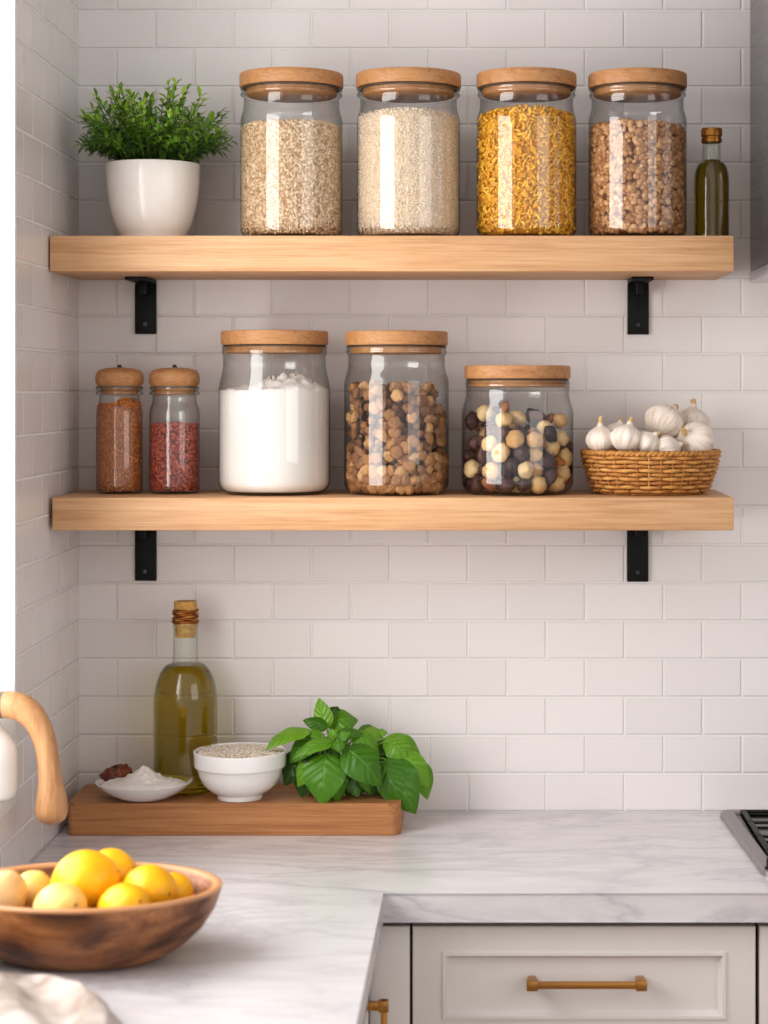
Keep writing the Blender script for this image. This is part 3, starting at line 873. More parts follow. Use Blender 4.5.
garlic(648.0, 443.0, 13.0, 0.200, (0.4, 0.6, 0.2), 4, 'small white garlic bulb in the middle of the basket front', 0.12)
garlic(668.0, 449.5, 14.5, 0.195, (1.0, 0.9, 0.9), 5, 'low garlic bulb sunk below its neighbours in the basket', 0.1)
garlic(664.0, 422.5, 20.0, 0.135, (-0.15, 0.75, 0.5), 6, 'large cream garlic bulb on top of the heap, leaning on another', 0.15)
garlic(691.0, 423.5, 18.5, 0.078, (0.10, 0.12, 1.6), 7, 'garlic bulb at the back of the heap with a stem pointing straight up', 0.25)
garlic(696.0, 440.5, 19.5, 0.165, (0.75, -0.95, 0.0), 8, 'large garlic bulb tipped sideways, its stem pointing at the others', 0.30)
garlic(641.0, 449.0, 12.0, 0.125, (0.3, 0.2, 2.5), 9, 'garlic bulb at the bottom of the heap, mostly hidden', 0.1)

# ------------------------------------------------------------------ cutting board and what stands on it
bx0, bx1 = X(67, 0.21), X(400.5, 0.21)
bm = bm_new()
c = 0.022
yf, yb = -0.212, -0.022
outline = []
for (cx_, cy_, a0) in ((bx1-c, yf+c, -PI/2), (bx1-c, yb-c, 0), (bx0+c*0.6, yb-c*0.6, PI/2), (bx0+c*0.6, yf+c*0.6, PI)):
    cc = c if cx_ > -0.4 else c*0.6
    for i in range(7):
        a = a0 + i/6*PI/2
        outline.append((cx_+math.cos(a)*cc, cy_+math.sin(a)*cc))
lo = [bm.verts.new((x, y, COUNTER+0.0004)) for x, y in outline]; hi = [bm.verts.new((x, y, BT-0.0002)) for x, y in outline]
bm.faces.new(lo[::-1]); tf = bm.faces.new(hi)
for i in range(len(outline)):
    q = (i+1) % len(outline); bm.faces.new((lo[i], lo[q], hi[q], hi[i]))
bmesh.ops.bevel(bm, geom=[e for e in tf.edges], offset=0.005, segments=3, affect='EDGES')
tag(link('cutting_board', bm_done(bm, 'cutting_board', True, 0.7), board_wood), 'thick brown wooden cutting board lying on the worktop by the wall', 'cutting board')

# saucer with a heap of flour
dp = 0.160; k = S(dp)
R = 48*k
sc = tag(link('saucer', lathe_mesh('saucer', [(0, 0.0005), (R*0.52, 0.0005), (R*0.56, 0.003), (R*0.78, 0.0125), (R*0.95, 0.025), (R, 0.0300), (R*0.985, 0.0308), (R*0.93, 0.0278), (R*0.75, 0.0165), (R*0.5, 0.0082), (0, 0.0075)], 64, ang=1.2), white_china, None, (X(144, dp), -dp, BT)), 'shallow white saucer holding a heap of white flour on the cutting board', 'saucer')
def heap_mesh(R, h, zb, seed, pw=1.0):
    bm = bm_new()
    prof = []
    for i in range(31):
        r = R*(1 - i/30)
        f = 1 - r/R
        z = zb(r) + h*(f**pw)*(1-0.15*math.sin(f*PI))
        prof.append((r if i < 30 else 0, z))
    prof = [(0, zb(0)), (R*0.6, zb(R*0.6))] + [(R*0.99, zb(R))] + prof
    add_lathe(bm, prof, 64)
    for v in bm.verts[66:]:
        r = v.co.xy.length
        d = 0.0032*mnoise.noise(Vector((v.co.x*75, v.co.y*75, seed))) + 0.0026*mnoise.noise(Vector((v.co.x*200, v.co.y*200, seed+4))) + 0.0014*mnoise.noise(Vector((v.co.x*420, v.co.y*420, seed+4)))
        v.co.z += abs(d)*1.6*min(1, (R-r)/R*5)
    return bm_done(bm, 'heap', True, 2)
def zs(r, Rr=R): 
    q = r/Rr
    return 0.0078 + (0.0004 + 0.0084*max(0, (q-0.5)/0.25) if q > 0.5 else 0.0004)
stuff('flour_heap', heap_mesh(R*0.90, 0.050, zs, 3.0, 0.74), flour_m, sc.location, 'heap of fine white flour in the shallow saucer', 'flour')
# walnut piece behind the saucer
t = NT('walnut'); n_ = t.noise(t.coord(), 70, 5, 0.6)
t.bsdf(t.ramp(n_, [(0.3, (58, 24, 14)), (0.5, (116, 58, 34)), (0.7, (156, 92, 56))]), 0.45, 0, t.bump(n_, 0.6, 0.003))
me = blob('walnut_kernel', 4, (0.0285, 0.020, 0.0190), 0.0, 1, 1, lambda q, p: p*(1 + 0.22*(abs(mnoise.noise(q*3.0))*2-0.5) + 0.12*mnoise.noise(q*6.5)))
tag(link('walnut_kernel', me, t.m, None, (X(117.0, 0.122), -0.122, BT+0.033), (0.1, -0.15, 0.3)), 'craggy reddish brown walnut kernel resting on the saucer behind the flour heap', 'nut')

# footed bowl of grain
dp = 0.165; k = S(dp)
R = 46.3*k; h = Z(750.0, dp) - BT
prof = [(0, 0.004), (R*0.40, 0.004), (R*0.42, 0.0006), (R*0.48, 0.0006), (R*0.49, 0.004), (R*0.48, 0.009), (R*0.62, 0.014), (R*0.78, 0.026), (R*0.88, h*0.48), (R*0.925, h*0.64), (R*0.935, h*0.655), (R*0.975, h*0.67), (R*0.985, h*0.70), (R*0.995, h*0.93), (R, h*0.985), (R*0.98, h), (R*0.945, h*0.985), (R*0.93, h*0.85), (R*0.88, h*0.6), (R*0.6, h*0.25), (0, h*0.2)]
bw = tag(link('ceramic_bowl', lathe_mesh('ceramic_bowl', prof, 72, ang=0.9), white_china, None, (X(240, dp), -dp, BT)), 'white footed ceramic bowl of grain on the cutting board beside basil', 'bowl')
grain_m = island('grain', [(0, (210, 190, 168)), (0.5, (234, 220, 204)), (1, (246, 236, 226))], 0.65)
V, Fc = [], []
for i in range(1800):
    a = rng.uniform(0, 2*PI); r = R*0.90*math.sqrt(rng.uniform(0, 1))
    p = np.array((math.cos(a)*r, math.sin(a)*r, h*0.935 + 0.006*(1-(r/R)**2) + rng.uniform(-0.001, 0.0015)))
    off = len(V); V.extend(((OCTA[0]*np.array((0.0034, 0.0019, 0.0015))) @ rand_rot().T + p).tolist()); Fc.extend([[x+off for x in f] for f in OCTA[1]])
off = len(V); N = 40; V.append((0, 0, h*0.935+0.005)); V.append((0, 0, h*0.6))
for q in range(N): V.append((math.cos(2*PI*q/N)*R*0.915, math.sin(2*PI*q/N)*R*0.92, h*0.93))
for q in range(N):
    a, b_ = off+2+q, off+2+(q+1) % N
    Fc.append([off, a, b_]); Fc.append([off+1, b_, a])
me = bpy.data.meshes.new('grain'); me.from_pydata(V, [], Fc); smooth(me)
stuff('grain', me, grain_m, bw.location, 'pale beige grain filling the white footed bowl', 'grain')

# ------------------------------------------------------------------ basil
t = NT('basil_leaf'); uv = t.n('ShaderNodeUVMap'); sp = t.n('ShaderNodeSeparateXYZ'); t.l(uv.outputs[0], sp.inputs[0])
u_, v_ = sp.outputs[0], sp.outputs[1]                # u along the leaf, v across (-1..1 stored 0..1)
vv = t.math('ABSOLUTE', t.math('SUBTRACT', t.math('MULTIPLY', v_, 2.0), 1.0))
mid_ = t.math('SUBTRACT', 1.0, t.math('MULTIPLY', vv, 16.0), clamp=True)
ph = t.math('SUBTRACT', t.math('MULTIPLY', u_, 5.5), t.math('MULTIPLY', vv, 1.7))
fr = t.math('ABSOLUTE', t.math('SUBTRACT', t.math('FRACT', ph), 0.5))
sv = t.math('SUBTRACT', 1.0, t.math('MULTIPLY', fr, 16.0), clamp=True)
vein = t.math('MAXIMUM', mid_, t.math('MULTIPLY', sv, 0.55))
rnd = t.n('ShaderNodeObjectInfo').outputs['Random']
base = t.ramp(rnd, [(0.0, (60, 112, 16)), (0.5, (90, 146, 26)), (1.0, (128, 178, 46))])
base = t.mix(t.ramp(t.noise(t.coord(), 40, 3), [(0.3, (0,0,0)), (0.75, (120,120,120))]), base, lin((50, 106, 18)))
col = t.mix(t.math('MULTIPLY', vein, 0.30), base, lin((150, 196, 88)))
hgt = t.math('SUBTRACT', t.math('MULTIPLY', fr, -2.0), t.math('MULTIPLY', mid_, 1.2))
bsd = t.n('ShaderNodeBsdfPrincipled'); t.l(col, bsd.inputs['Base Color']); bsd.inputs['Roughness'].default_value = 0.30
t.l(t.bump(hgt, 0.30, 0.004), bsd.inputs['Normal'])
trn = t.n('ShaderNodeBsdfTranslucent'); t.l(t.mix(0.5, col, lin((150, 190, 40))), trn.inputs[0])
mx = t.n('ShaderNodeMixShader'); mx.inputs[0].default_value = 0.22; t.l(bsd.outputs[0], mx.inputs[1]); t.l(trn.outputs[0], mx.inputs[2])
t.l(mx.outputs[0], t.out.inputs[0]); basil_m = t.m
basil_d = basil_m.copy(); basil_d.name = 'basil_leaf_shaded'  # darker greens put the shade deep in the bunch into the leaf colour
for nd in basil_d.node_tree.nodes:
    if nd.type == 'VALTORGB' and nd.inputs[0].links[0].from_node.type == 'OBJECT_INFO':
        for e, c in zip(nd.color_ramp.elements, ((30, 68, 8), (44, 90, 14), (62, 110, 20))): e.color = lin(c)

bo = P(352, 800, 0.12)
bo.z = BT
bas_root = thing('basil_bunch', 'bunch of fresh green basil lying on the end of the cutting board', 'basil', bo)
def leaf_mesh(p0, p1, w, face, arch=0.14, cup=0.10, seed=0):
    """broad leaf from base p0 to tip p1; face: the way its upper side looks"""
    p0, p1 = Vector(p0), Vector(p1); d = p1-p0; L_ = d.length; d.normalize()
    n = Vector(face); n = (n - d*n.dot(d)).normalized(); s = d.cross(n)
    NU, NV = 18, 12
    V, Fc, UV = [], [], []
    for i in range(NU+1):
        u = i/NU
        wd = (math.sin(PI*u**0.80))**0.72*(1-0.30*u*u) if 0 < u < 1 else 0.0
        wd = max(wd, 0.012)
        for j_ in range(NV+1):
            v = j_/NV*2-1
            up = arch*L_*math.sin(PI*u)*1.0 - arch*L_*0.5*u*u
            fold = cup*w*(abs(v)**1.4)*wd
            quilt = 0.036*w*abs(math.sin(PI*(u*5.5-abs(v)*1.7)))*(1-abs(v)**3)*wd
            rip = 0.014*w*math.sin(u*17+seed*1.7 + (2.1 if v > 0 else 0))*abs(v)**3
            q = p0 + d*(L_*u) + s*(v*wd*w*0.5) + n*(up - fold*(-1 if cup < 0 else 1) + quilt + rip)
            V.append(q[:]); UV.append((u, j_/NV))
    for i in range(NU):
        for j_ in range(NV):
            a = i*(NV+1)+j_
            Fc.append([a, a+1, a+NV+2, a+NV+1])
    me = bpy.data.meshes.new('leaf'); me.from_pydata(V, [], Fc); smooth(me)
    ul = me.uv_layers.new(name='UVMap')
    for lp in me.loops: ul.data[lp.index].uv = UV[lp.vertex_index]
    return me
def bp(zx, zy, dep): return P(255+zx/4.15, 690+zy/4.15, dep) - bo
LV = [  # base(zoom px, depth)   tip(zoom px, depth)  width px  face(x,y,z)  arch cup
 ((230,165,.150),(38,240,.185), 20, (-.25,-.55,1), .12,.12),
 ((298,165,.120),(263,32,.110), 15.5, (-.15,-1,.25), .05,.12),
 ((308,150,.100),(428,118,.085), 23, (.1,-.8,.7), .22,.12),
 ((300,160,.130),(198,122,.120), 13, (-.2,-.7,.7), .1,.1),
 ((335,210,.185),(160,275,.205), 14.5, (-.2,-.75,.8), .14,.12),
 ((293,262,.185),(280,476,.212), 35, (-.1,-1,.22), .10,.10),
 ((330,262,.175),(342,470,.192), 22, (.35,-1,.1), .10,.1),
 ((372,240,.190),(525,395,.205), 31, (.15,-.9,.65), .15,.12),
 ((330,195,.175),(455,178,.165), 13, (.0,-.7,.8), .14,.1),
 ((400,180,.165),(525,285,.160), 18, (.3,-.8,.7), .2,.12),
 ((425,175,.100),(515,160,.095), 12, (.1,-.6,1), .14,.1),
 ((535,200,.130),(700,310,.140), 26, (.2,-.8,.8), .16,.12),
 ((540,285,.160),(668,515,.170), 34, (.05,-1,.35), .10,.10),
 ((672,290,.130),(718,455,.135), 19, (.45,-1,.3), .10,.1),
 ((215,250,.150),(120,395,.165), 26, (-.4,-1,.4), .10,.1),
 ((235,275,.140),(190,445,.165), 24, (-.2,-1,.2), .08,.1),
 ((395,300,.165),(425,445,.185), 22, (.1,-1,.2), .06,.1),
 ((465,280,.165),(480,440,.180), 24, (.3,-1,.2), .08,.1),
 ((525,275,.130),(560,430,.150), 28, (.2,-1,.3), .10,.1),
 ((345,208,.205),(350,262,.212), 9.5, (0,-1,.5), .12,.1),
 ((325,205,.200),(318,160,.205), 7, (-.1,-1,.5), .12,.1),
 ((350,200,.200),(395,178,.205), 7.5, (.2,-1,.5), .12,.1),
 ((515,180,.115),(548,172,.110), 8, (.1,-.8,.8), .1,.1),
 ((260,190,.140),(180,225,.150), 15, (-.2,-.7,.7), .1,.1),
 ((300,230,.160),(160,330,.165), 22, (-.3,-.9,.6), .1,.1),
 ((520,215,.120),(560,330,.130), 26, (.2,-.9,.6), .1,.1),
 ((440,300,.110),(380,450,.120), 30, (0,-1,.3), .1,.1),
 ((560,380,.150),(600,445,.165), 18, (.3,-1,.5), .1,.1),
 ((340,120,.090),(290,80,.085), 16, (-.2,-1,.5), .1,.1),
 ((400,210,.130),(480,215,.130), 18, (.2,-1,.7), .1,.1),
 ((300,300,.120),(240,450,.130), 30, (-.1,-1,.2), .1,.1),
 ((480,300,.120),(520,440,.130), 30, (.2,-1,.2), .1,.1),
 ((300,210,.110),(190,300,.120), 28, (-.3,-1,.4), .1,.1),
 ((420,220,.105),(520,300,.110), 30, (.3,-1,.4), .1,.1),
 ((340,330,.150),(330,450,.155), 30, (0,-1,.1), .06,.1),
 ((300,190,.125),(385,235,.130), 22, (.1,-1,.5), .1,.1),
 ((250,200,.155),(140,300,.170), 20, (-.4,-.9,.6), .12,.1),
 ((260,270,.165),(175,400,.180), 20, (-.4,-1,.3), .1,.1),
 ((410,230,.185),(480,430,.190), 20, (.5,-1,.2), .1,.1),
 ((560,210,.140),(640,300,.150), 22, (.1,-.9,.6), .15,.1),
 ((600,260,.145),(725,400,.150), 22, (.3,-1,.5), .14,.1),
 ((530,300,.165),(610,470,.178), 22, (-.1,-1,.4), .1,.1),
 ((450,170,.120),(540,210,.120), 15, (.2,-.7,.9), .15,.1),
 ((280,180,.150),(215,190,.160), 11, (-.2,-.7,.8), .12,.1),
]
hub = bp(345, 330, .135)
for i, (a, b_, w, fc, ar, cu) in enumerate(LV):
    p0 = bp(*a); p1 = bp(*b_)
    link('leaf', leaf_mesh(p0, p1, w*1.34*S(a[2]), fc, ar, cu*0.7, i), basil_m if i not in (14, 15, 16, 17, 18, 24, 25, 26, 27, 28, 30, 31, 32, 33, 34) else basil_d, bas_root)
bst = plain('basil_stem', (120, 160, 66), 0.5)
bm = bm_new()
for i, (a, b_, w, fc, ar, cu) in enumerate(LV):
    p0 = bp(*a)
    m_ = hub.lerp(p0, 0.6) + Vector((0, 0.004, 0.006))
    h2 = hub + Vector((rng.normal()*0.006, rng.normal()*0.006, -0.004))
    add_tube(bm, catmull([h2, m_, p0], 5), 0.0014, 6)
for q in range(4):
    e0 = bp(330+q*14, 440, .13+.012*q); e0.z = 0.004
    add_tube(bm, catmull([hub, hub.lerp(e0, 0.5)+Vector((0, 0, 0.005)), e0], 5), 0.0022, 7)
link('stem', bm_done(bm, 'stem', True, 2), bst, bas_root)

# ------------------------------------------------------------------ wooden fruit bowl
dp = 1.0; k = S(dp)
fx = X(84, dp); R = 138*k; SYB2 = 0.74
h = Z(884, dp) - COUNTER
prof = [(0, 0.0005), (R*0.54, 0.0005), (R*0.58, 0.004), (R*0.72, h*0.18), (R*0.86, h*0.42), (R*0.95, h*0.68), (R*0.995, h*0.93), (R, h*0.985), (R*0.985, h), (R*0.955, h*0.998), (R*0.94, h*0.97), (R*0.89, h*0.70), (R*0.80, h*0.46), (R*0.62, h*0.25), (R*0.35, h*0.15), (0, h*0.12)]
nt_ = bowl_wood.node_tree
bs_ = [n for n in nt_.nodes if n.type == 'BSDF_PRINCIPLED'][0]; src_ = bs_.inputs['Base Color'].links[0].from_socket
tc_ = nt_.nodes.new('ShaderNodeTexCoord'); sx_ = nt_.nodes.new('ShaderNodeSeparateXYZ'); nt_.links.new(tc_.outputs['Object'], sx_.inputs[0])
mr_ = nt_.nodes.new('ShaderNodeMapRange'); nt_.links.new(sx_.outputs[2], mr_.inputs['Value']); mr_.inputs['From Min'].default_value = h*0.93; mr_.inputs['From Max'].default_value = h*0.975
mx_ = nt_.nodes.new('ShaderNodeMix'); mx_.data_type = 'RGBA'; nt_.links.new(mr_.outputs[0], mx_.inputs[0]); nt_.links.new(src_, mx_.inputs[6]); mx_.inputs[7].default_value = lin((204, 150, 106))
nt_.links.new(mx_.outputs[2], bs_.inputs['Base Color'])
tag(link('fruit_bowl', lathe_mesh('fruit_bowl', prof, 96, 1, SYB2, ang=1.2), bowl_wood, None, (fx, -dp, COUNTER)), 'large round dark wooden bowl of lemons on the worktop by the window', 'bowl')
def lemon_mat(name, c1, c2, c3):
    t = NT(name); v = t.coord()
    n_ = t.noise(v, 14, 3); f = t.noise(v, 260, 2)
    t.bsdf(t.ramp(n_, [(0.3, c1), (0.5, c2), (0.72, c3)]), 0.36, 0, t.bump(f, 0.25, 0.001))
    return t.m
yel = lemon_mat('lemon_yellow', (240, 168, 8), (248, 186, 16), (252, 204, 48))
pale = lemon_mat('lemon_pale_lit', (236, 180, 80), (244, 204, 120), (248, 220, 156))  # paler skin colours stand in for strong light on these lemons
tan = lemon_mat('tan_skin', (206, 158, 100), (226, 184, 130), (238, 204, 158))
tip_m = plain('lemon_tip', (176, 128, 44), 0.7)
def lemon(px, py, dep, rx, ry, rot, mat, label, name='lemon', cat='lemon'):
    s_ = S(dep)
    a, b_ = rx*s_, ry*s_
    bm = bm_new()
    prof = []
    for i in range(25):
        f = -1 + 2*i/24
        r = math.sqrt(max(0, 1-f*f))**0.95
        z = f + (0.10*max(0, abs(f)-0.86)/0.14*(1 if f > 0 else -1))
        prof.append((b_*r if 0 < i < 24 else 0, a*z))
    add_lathe(bm, prof, 36)
    for v in bm.verts:
        v.co *= 1 + 0.018*mnoise.noise(v.co*40)
    o = tag(link(name, bm_done(bm, name, True, 2), mat, None, P(px, py, dep), rot), label, cat, 'fruit in the wooden bowl')
    bm = bm_new(); add_lathe(bm, [(0, 0), (0.0024, 0.0006), (0.0027, 0.002), (0.0018, 0.0034), (0, 0.004)], 12)
    link('stem_end', bm_done(bm, 'stem_end'), tip_m, o, (0, 0, a*1.075-0.0015))
lemon(85, 881, 0.995, 33, 30.5, (0.4, 1.25, 0.3), yel, 'large bright yellow lemon at the top of the heap in the bowl')
lemon(110, 875, 0.905, 27, 26, (1.2, 0.4, 1.0), yel, 'yellow lemon peeping over the back of the largest lemon')
lemon(149, 891, 1.000, 28.5, 26, (0.2, 1.5, -0.5), yel, 'yellow lemon beside the largest one, near the bowl end')
lemon(174, 893, 0.950, 19, 21, (0.3, 1.1, 1.2), yel, 'small deep yellow lemon tucked against the bowl end')
lemon(124, 909, 1.062, 31, 25.5, (0.12, 1.15, -0.75), yel, 'yellow lemon lying at the front rim of the bowl', )
lemon(60, 909, 1.065, 31, 26, (0.5, 1.2, -0.35), pale, 'pale lemon with a brown stem end at the front rim')
lemon(33, 890, 0.965, 19, 19.5, (0.3, 0.6, 0.4), pale, 'small pale lemon behind the front pale one')
lemon(0, 899, 1.030, 30, 25, (0.2, 0.6, 0.2), tan, 'tan knobbly fruit at the picture edge of the bowl', 'tan_fruit', 'fruit')
lemon(95, 924, 0.99, 20, 18, (0.4, 1.2, 0.9), yel, 'yellow lemon underneath the heap, mostly hidden')

# ------------------------------------------------------------------ folded linen cloth in the corner of the worktop
t = NT('linen'); v = t.coord()
wv = t.n('ShaderNodeTexWave'); t.l(v, wv.inputs['Vector']); wv.inputs['Scale'].default_value = 320
n_ = t.noise(v, 16, 3)
t.bsdf(t.ramp(n_, [(0.3, (160, 142, 130)), (0.6, (200, 189, 182))]), 0.9, 0, t.bump(wv.outputs['Fac'], 0.15, 0.0006))
N = 100
V, Fc = [], []
for i in range(N+1):
    for j_ in range(N+1):
        u, w = i/N, j_/N                               # u to the right along the back edge, w towards the camera
        xr = -0.500 + 0.16*w**0.7 + 0.010*math.sin(w*11)
        x = -0.748 + u*(xr + 0.748)
        y = -(1.075 + 0.16*u**1.5 + 0.008*math.sin(u*9) + w*0.58)
        env = min(1, (1-u)*5)*min(1, w*7)
        fold = 0.5 + 0.5*math.sin((u*0.75 - w*0.9)*15 + 1.6*mnoise.noise(Vector((u*2.5, w*2.5, 1))) + 1.0)
        hgt = 0.020 + env*(0.026*fold**1.4 + 0.010*mnoise.noise(Vector((u*5, w*5, 4))) + 0.004*mnoise.noise(Vector((u*14, w*14, 8))))
        hgt = max(0.003, hgt*min(1, (1-u)*10+0.2)*min(1, w*12+0.25))
        V.append((x, y, COUNTER + hgt))
for i in range(N):
    for j_ in range(N):
        a = i*(N+1)+j_
        Fc.append([a, a+1, a+N+2, a+N+1])
me = bpy.data.meshes.new('linen_cloth'); me.from_pydata(V, [], Fc); smooth(me)
cl = tag(link('linen_cloth', me, t.m), 'crumpled cream linen cloth on the worktop in front of the fruit bowl', 'cloth')
sol = cl.modifiers.new('thick', 'SOLIDIFY'); sol.thickness = 0.002; sol.offset = -1

# ------------------------------------------------------------------ kettle on the window sill
dp = 0.605; k = S(dp)
kx = WL - 0.043
kz = WZ0 + 0.002
kt = thing('kettle', 'white kettle with a curved wooden handle on the window sill', 'kettle', (kx, -dp, kz))
Rk = X(16.8, dp) - kx
zk = lambda y: Z(y, dp) - kz
prof = [(0, 0.001), (Rk*0.93, 0.001), (Rk*0.98, 0.004), (Rk, 0.012), (Rk, zk(755)), (Rk*0.97, zk(746)), (Rk*0.80, zk(736)), (Rk*0.60, zk(727)), (Rk*0.5, zk(718)), (Rk*0.48, zk(690)), (Rk*0.5, zk(688)), (Rk*0.3, zk(686)), (0, zk(684))]
link('body', lathe_mesh('body', prof, 56, ang=0.9), plain('kettle_white', (250, 249, 248), 0.25, var=0.0), kt)
hp = [(2, 705), (14, 705.5), (27, 711), (38, 724), (45, 742), (48.5, 762), (50.5, 782), (51.5, 800), (51.5, 812), (51.5, 820), (51.5, 824.5)]
hr = [13.0, 13.8, 13.6, 12.2, 11.2, 11.0, 12.2, 15.4, 16.2, 12.6, 4.0]
loc = Vector((kx, -dp, kz))
raw = [P(x, y, dp) - loc for x, y in hp]
path = catmull(raw, 6); rad = [p.x*k for p in catmull([(r, 0, 0) for r in hr], 6)]
bm = bm_new(); add_tube(bm, path, rad, 20)
hd = link('handle', bm_done(bm, 'handle', True, 1.2), handle_wood, kt)
bm = bm_new(); add_tube(bm, [P(-22, 706, dp)-loc, P(-10, 705, dp)-loc, P(1.5, 705, dp)-loc, P(3.5, 705, dp)-loc], [0.017, 0.0175, 0.0215, 0.0215], 20)
link('ferrule', bm_done(bm, 'ferrule', True, 0.8), plain('ferrule_grey', (120, 112, 106), 0.35, 0.7), kt)

# ------------------------------------------------------------------ gas hob
stl = NT('brushed_steel'); v = stl.coord()
n_ = stl.noise(stl.mapping(v, (220, 12, 12)), 3, 4)
stl.bsdf(stl.ramp(n_, [(0.3, (152, 146, 147)), (0.7, (166, 160, 161))]), 0.4, 0.7)
iron = plain('cast_iron', (22, 22, 23), 0.5, 0.2, bump=0.2)
enam = plain('black_enamel', (12, 12, 13), 0.16)
h0 = X(718, 0.03)
hob = thing('gas_hob', 'stainless steel gas hob with black burners set into the worktop', 'hob', (h0, 0, COUNTER))
W, yb, yf = 0.62, -0.028, -0.530
bm = bm_new()
def rr(ins, z, rad):
    x0, x1, y0, y1 = ins, W-ins, yf+ins, yb-ins
    out = []
    for cx_, cy_, a0 in ((x1-rad, y0+rad, -PI/2), (x1-rad, y1-rad, 0), (x0+rad, y1-rad, PI/2), (x0+rad, y0+rad, PI)):
        for i in range(6):
            a = a0+i/5*PI/2; out.append(bm.verts.new((cx_+math.cos(a)*rad + 0.016*(-(cy_+math.sin(a)*rad)/0.5 if cx_ < W/2 else 0), cy_+math.sin(a)*rad, z)))
    return out
rs = [rr(0, 0.0005, 0.022), rr(0.001, 0.008, 0.021), rr(0.004, 0.0105, 0.018), rr(0.024, 0.0105, 0.008), rr(0.028, 0.0065, 0.006)]
for a, b_ in zip(rs, rs[1:]):
    n = len(a)
    for i in range(n): bm.faces.new((a[i], a[(i+1) % n], b_[(i+1) % n], b_[i]))
bm.faces.new(rs[0][::-1])
link('frame', bm_done(bm, 'frame', True, 0.5), stl.m, hob)
bm = bm_new(); q = rr(0.0275, 0.0066, 0.006); bm.faces.new(q)
link('surface', bm_done(bm, 'surface'), enam, hob)
for (cx_, cy_) in ((0.17, -0.155), (0.17, -0.385), (0.45, -0.155), (0.45, -0.385)):
    link('burner', lathe_mesh('burner', [(0.05, 0.007), (0.05, 0.009), (0.036, 0.0095), (0.036, 0.0125), (0.033, 0.0132), (0, 0.0134)], 32, center=(cx_, cy_, 0)), enam, hob)
for gx0 in (0.045, 0.325):
    bm = bm_new(); gx1 = gx0+0.255; y0, y1 = -0.49, -0.055; zt = 0.0145
    for (ax, ay, bx_, by) in ((gx0, y0, gx1, y0), (gx0, y1, gx1, y1), (gx0, y0, gx0, y1), (gx1, y0, gx1, y1), (gx0, (y0+y1)/2, gx1, (y0+y1)/2), (gx0, -0.155, gx0+0.09, -0.155), (gx0+0.165, -0.155, gx1, -0.155), (gx0, -0.385, gx0+0.09, -0.385), (gx0+0.165, -0.385, gx1, -0.385), (gx0+0.128, y1, gx0+0.128, -0.115), (gx0+0.128, y0, gx0+0.128, -0.425)):
        add_box(bm, (min(ax, bx_)-0.005, min(ay, by)-0.005, zt-0.005), (max(ax, bx_)+0.005, max(ay, by)+0.005, zt), 0.0015)
    for (ax, ay) in ((gx0, y0), (gx1, y0), (gx0, y1), (gx1, y1)):
        add_box(bm, (ax-0.006, ay-0.006, 0.0068), (ax+0.006, ay+0.006, zt-0.002), 0.0015)
    link('grate', bm_done(bm, 'grate'), iron, hob)
for i in range(4):
    bm = bm_new()
    add_lathe(bm, [(0.013, 0.0106), (0.013, 0.014), (0.0105, 0.0155), (0.0100, 0.028), (0.008, 0.030), (0, 0.030)], 28, center=(0.034 + i*0.17, -0.511, 0))
    link('knob', bm_done(bm, 'knob', True, 0.6), [enam], hob)

# ------------------------------------------------------------------ cooker hood
hs = NT('hood_steel'); v = hs.coord()
n_ = hs.noise(hs.mapping(v, (3, 3, 90)), 2, 3)
hs.bsdf(hs.ramp(n_, [(0.3, (118, 114, 114)), (0.7, (160, 156, 156))]), 0.26, 0.9)
hx = X(750, 0.0); hzb = Z(283, 0.0)
hood = thing('cooker_hood', 'stainless steel cooker hood on the wall above the gas hob', 'hood', (hx, 0, hzb))
link('side_shell', box_mesh('side_shell', (0, -0.50, 0.023), (0.62, -0.001, 0.80), 0.002), hs.m, hood)
link('bottom_lip', box_mesh('bottom_lip', (-0.0015, -0.505, 0.0), (0.6215, -0.001, 0.0225), 0.003), plain('lip_steel', (206, 204, 206), 0.3, 0.6), hood)

# ------------------------------------------------------------------ light
def area(name, loc, rot, sx, sy, power, color):
    ld = bpy.data.lights.new(name, 'AREA'); ld.shape = 'RECTANGLE'; ld.size = sx; ld.size_y = sy; ld.energy = power; ld.color = color
    o = bpy.data.objects.new(name, ld); COL.objects.link(o); o.location = loc; o.rotation_euler = rot; return o
area('window_daylight', (WL-T-0.06, (WY0+WY1)/2, (WZ0+WZ1)/2), (0, -PI/2, 0), WZ1-WZ0, WY0-WY1, 36, (1.0, 0.985, 0.97))
area('fill_front_right', (2.4, -3.3, 2.1), (math.radians(78), 0, math.radians(52)), 2.0, 1.8, 21, (1.0, 0.97, 0.94))  # added soft area light out of view, for fill and the jars' right-hand streaks

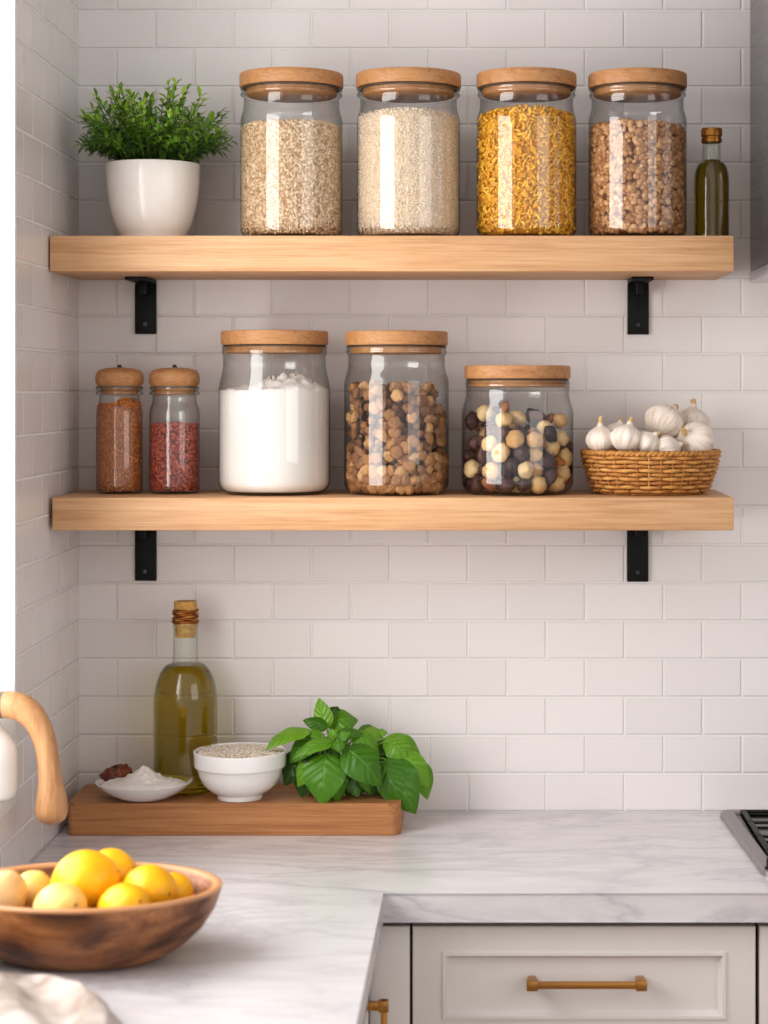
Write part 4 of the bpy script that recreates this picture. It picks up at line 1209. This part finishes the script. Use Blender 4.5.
w = bpy.data.worlds.new('room_light'); bpy.context.scene.world = w; w.use_nodes = True
wt = w.node_tree; bg = wt.nodes['Background']
tc = wt.nodes.new('ShaderNodeTexCoord'); sp = wt.nodes.new('ShaderNodeSeparateXYZ'); wt.links.new(tc.outputs['Generated'], sp.inputs[0])
cr = wt.nodes.new('ShaderNodeValToRGB'); m1 = wt.nodes.new('ShaderNodeMath'); m1.operation = 'MULTIPLY_ADD'; wt.links.new(sp.outputs[1], m1.inputs[0]); m1.inputs[1].default_value = -0.5; m1.inputs[2].default_value = 0.5
m2 = wt.nodes.new('ShaderNodeMath'); m2.operation = 'MULTIPLY_ADD'; wt.links.new(sp.outputs[0], m2.inputs[0]); m2.inputs[1].default_value = -0.22; wt.links.new(m1.outputs[0], m2.inputs[2])
wt.links.new(m2.outputs[0], cr.inputs[0])
cr.color_ramp.elements[0].position = 0.0; cr.color_ramp.elements[0].color = (0.26, 0.25, 0.25, 1)
cr.color_ramp.elements[1].position = 1.0; cr.color_ramp.elements[1].color = (1.0, 0.97, 0.96, 1)
wt.links.new(cr.outputs[0], bg.inputs[0]); bg.inputs[1].default_value = 0.90

# ------------------------------------------------------------------ camera
cd = bpy.data.cameras.new('camera'); cam = bpy.data.objects.new('camera', cd); COL.objects.link(cam)
cam.location = (0, -D, EYE); cam.rotation_euler = (PI/2, 0, 0)
cd.sensor_fit = 'HORIZONTAL'; cd.sensor_width = 36; cd.lens = F*36/768
cd.shift_x = -(CX-384)/768; cd.shift_y = -(512-CY)/768
cd.dof.use_dof = True; cd.dof.focus_distance = D-0.2; cd.dof.aperture_fstop = 4.5
sc_ = bpy.context.scene
sc_.camera = cam
sc_.view_settings.view_transform = 'Standard'
sc_.view_settings.look = 'None'
sc_.view_settings.exposure = 0.07; sc_.view_settings.gamma = 0.90
sc_.cycles.max_bounces = 14; sc_.cycles.transparent_max_bounces = 24; sc_.cycles.transmission_bounces = 10
sc_.cycles.sample_clamp_indirect = 6.0
sc_.cycles.use_denoising = True
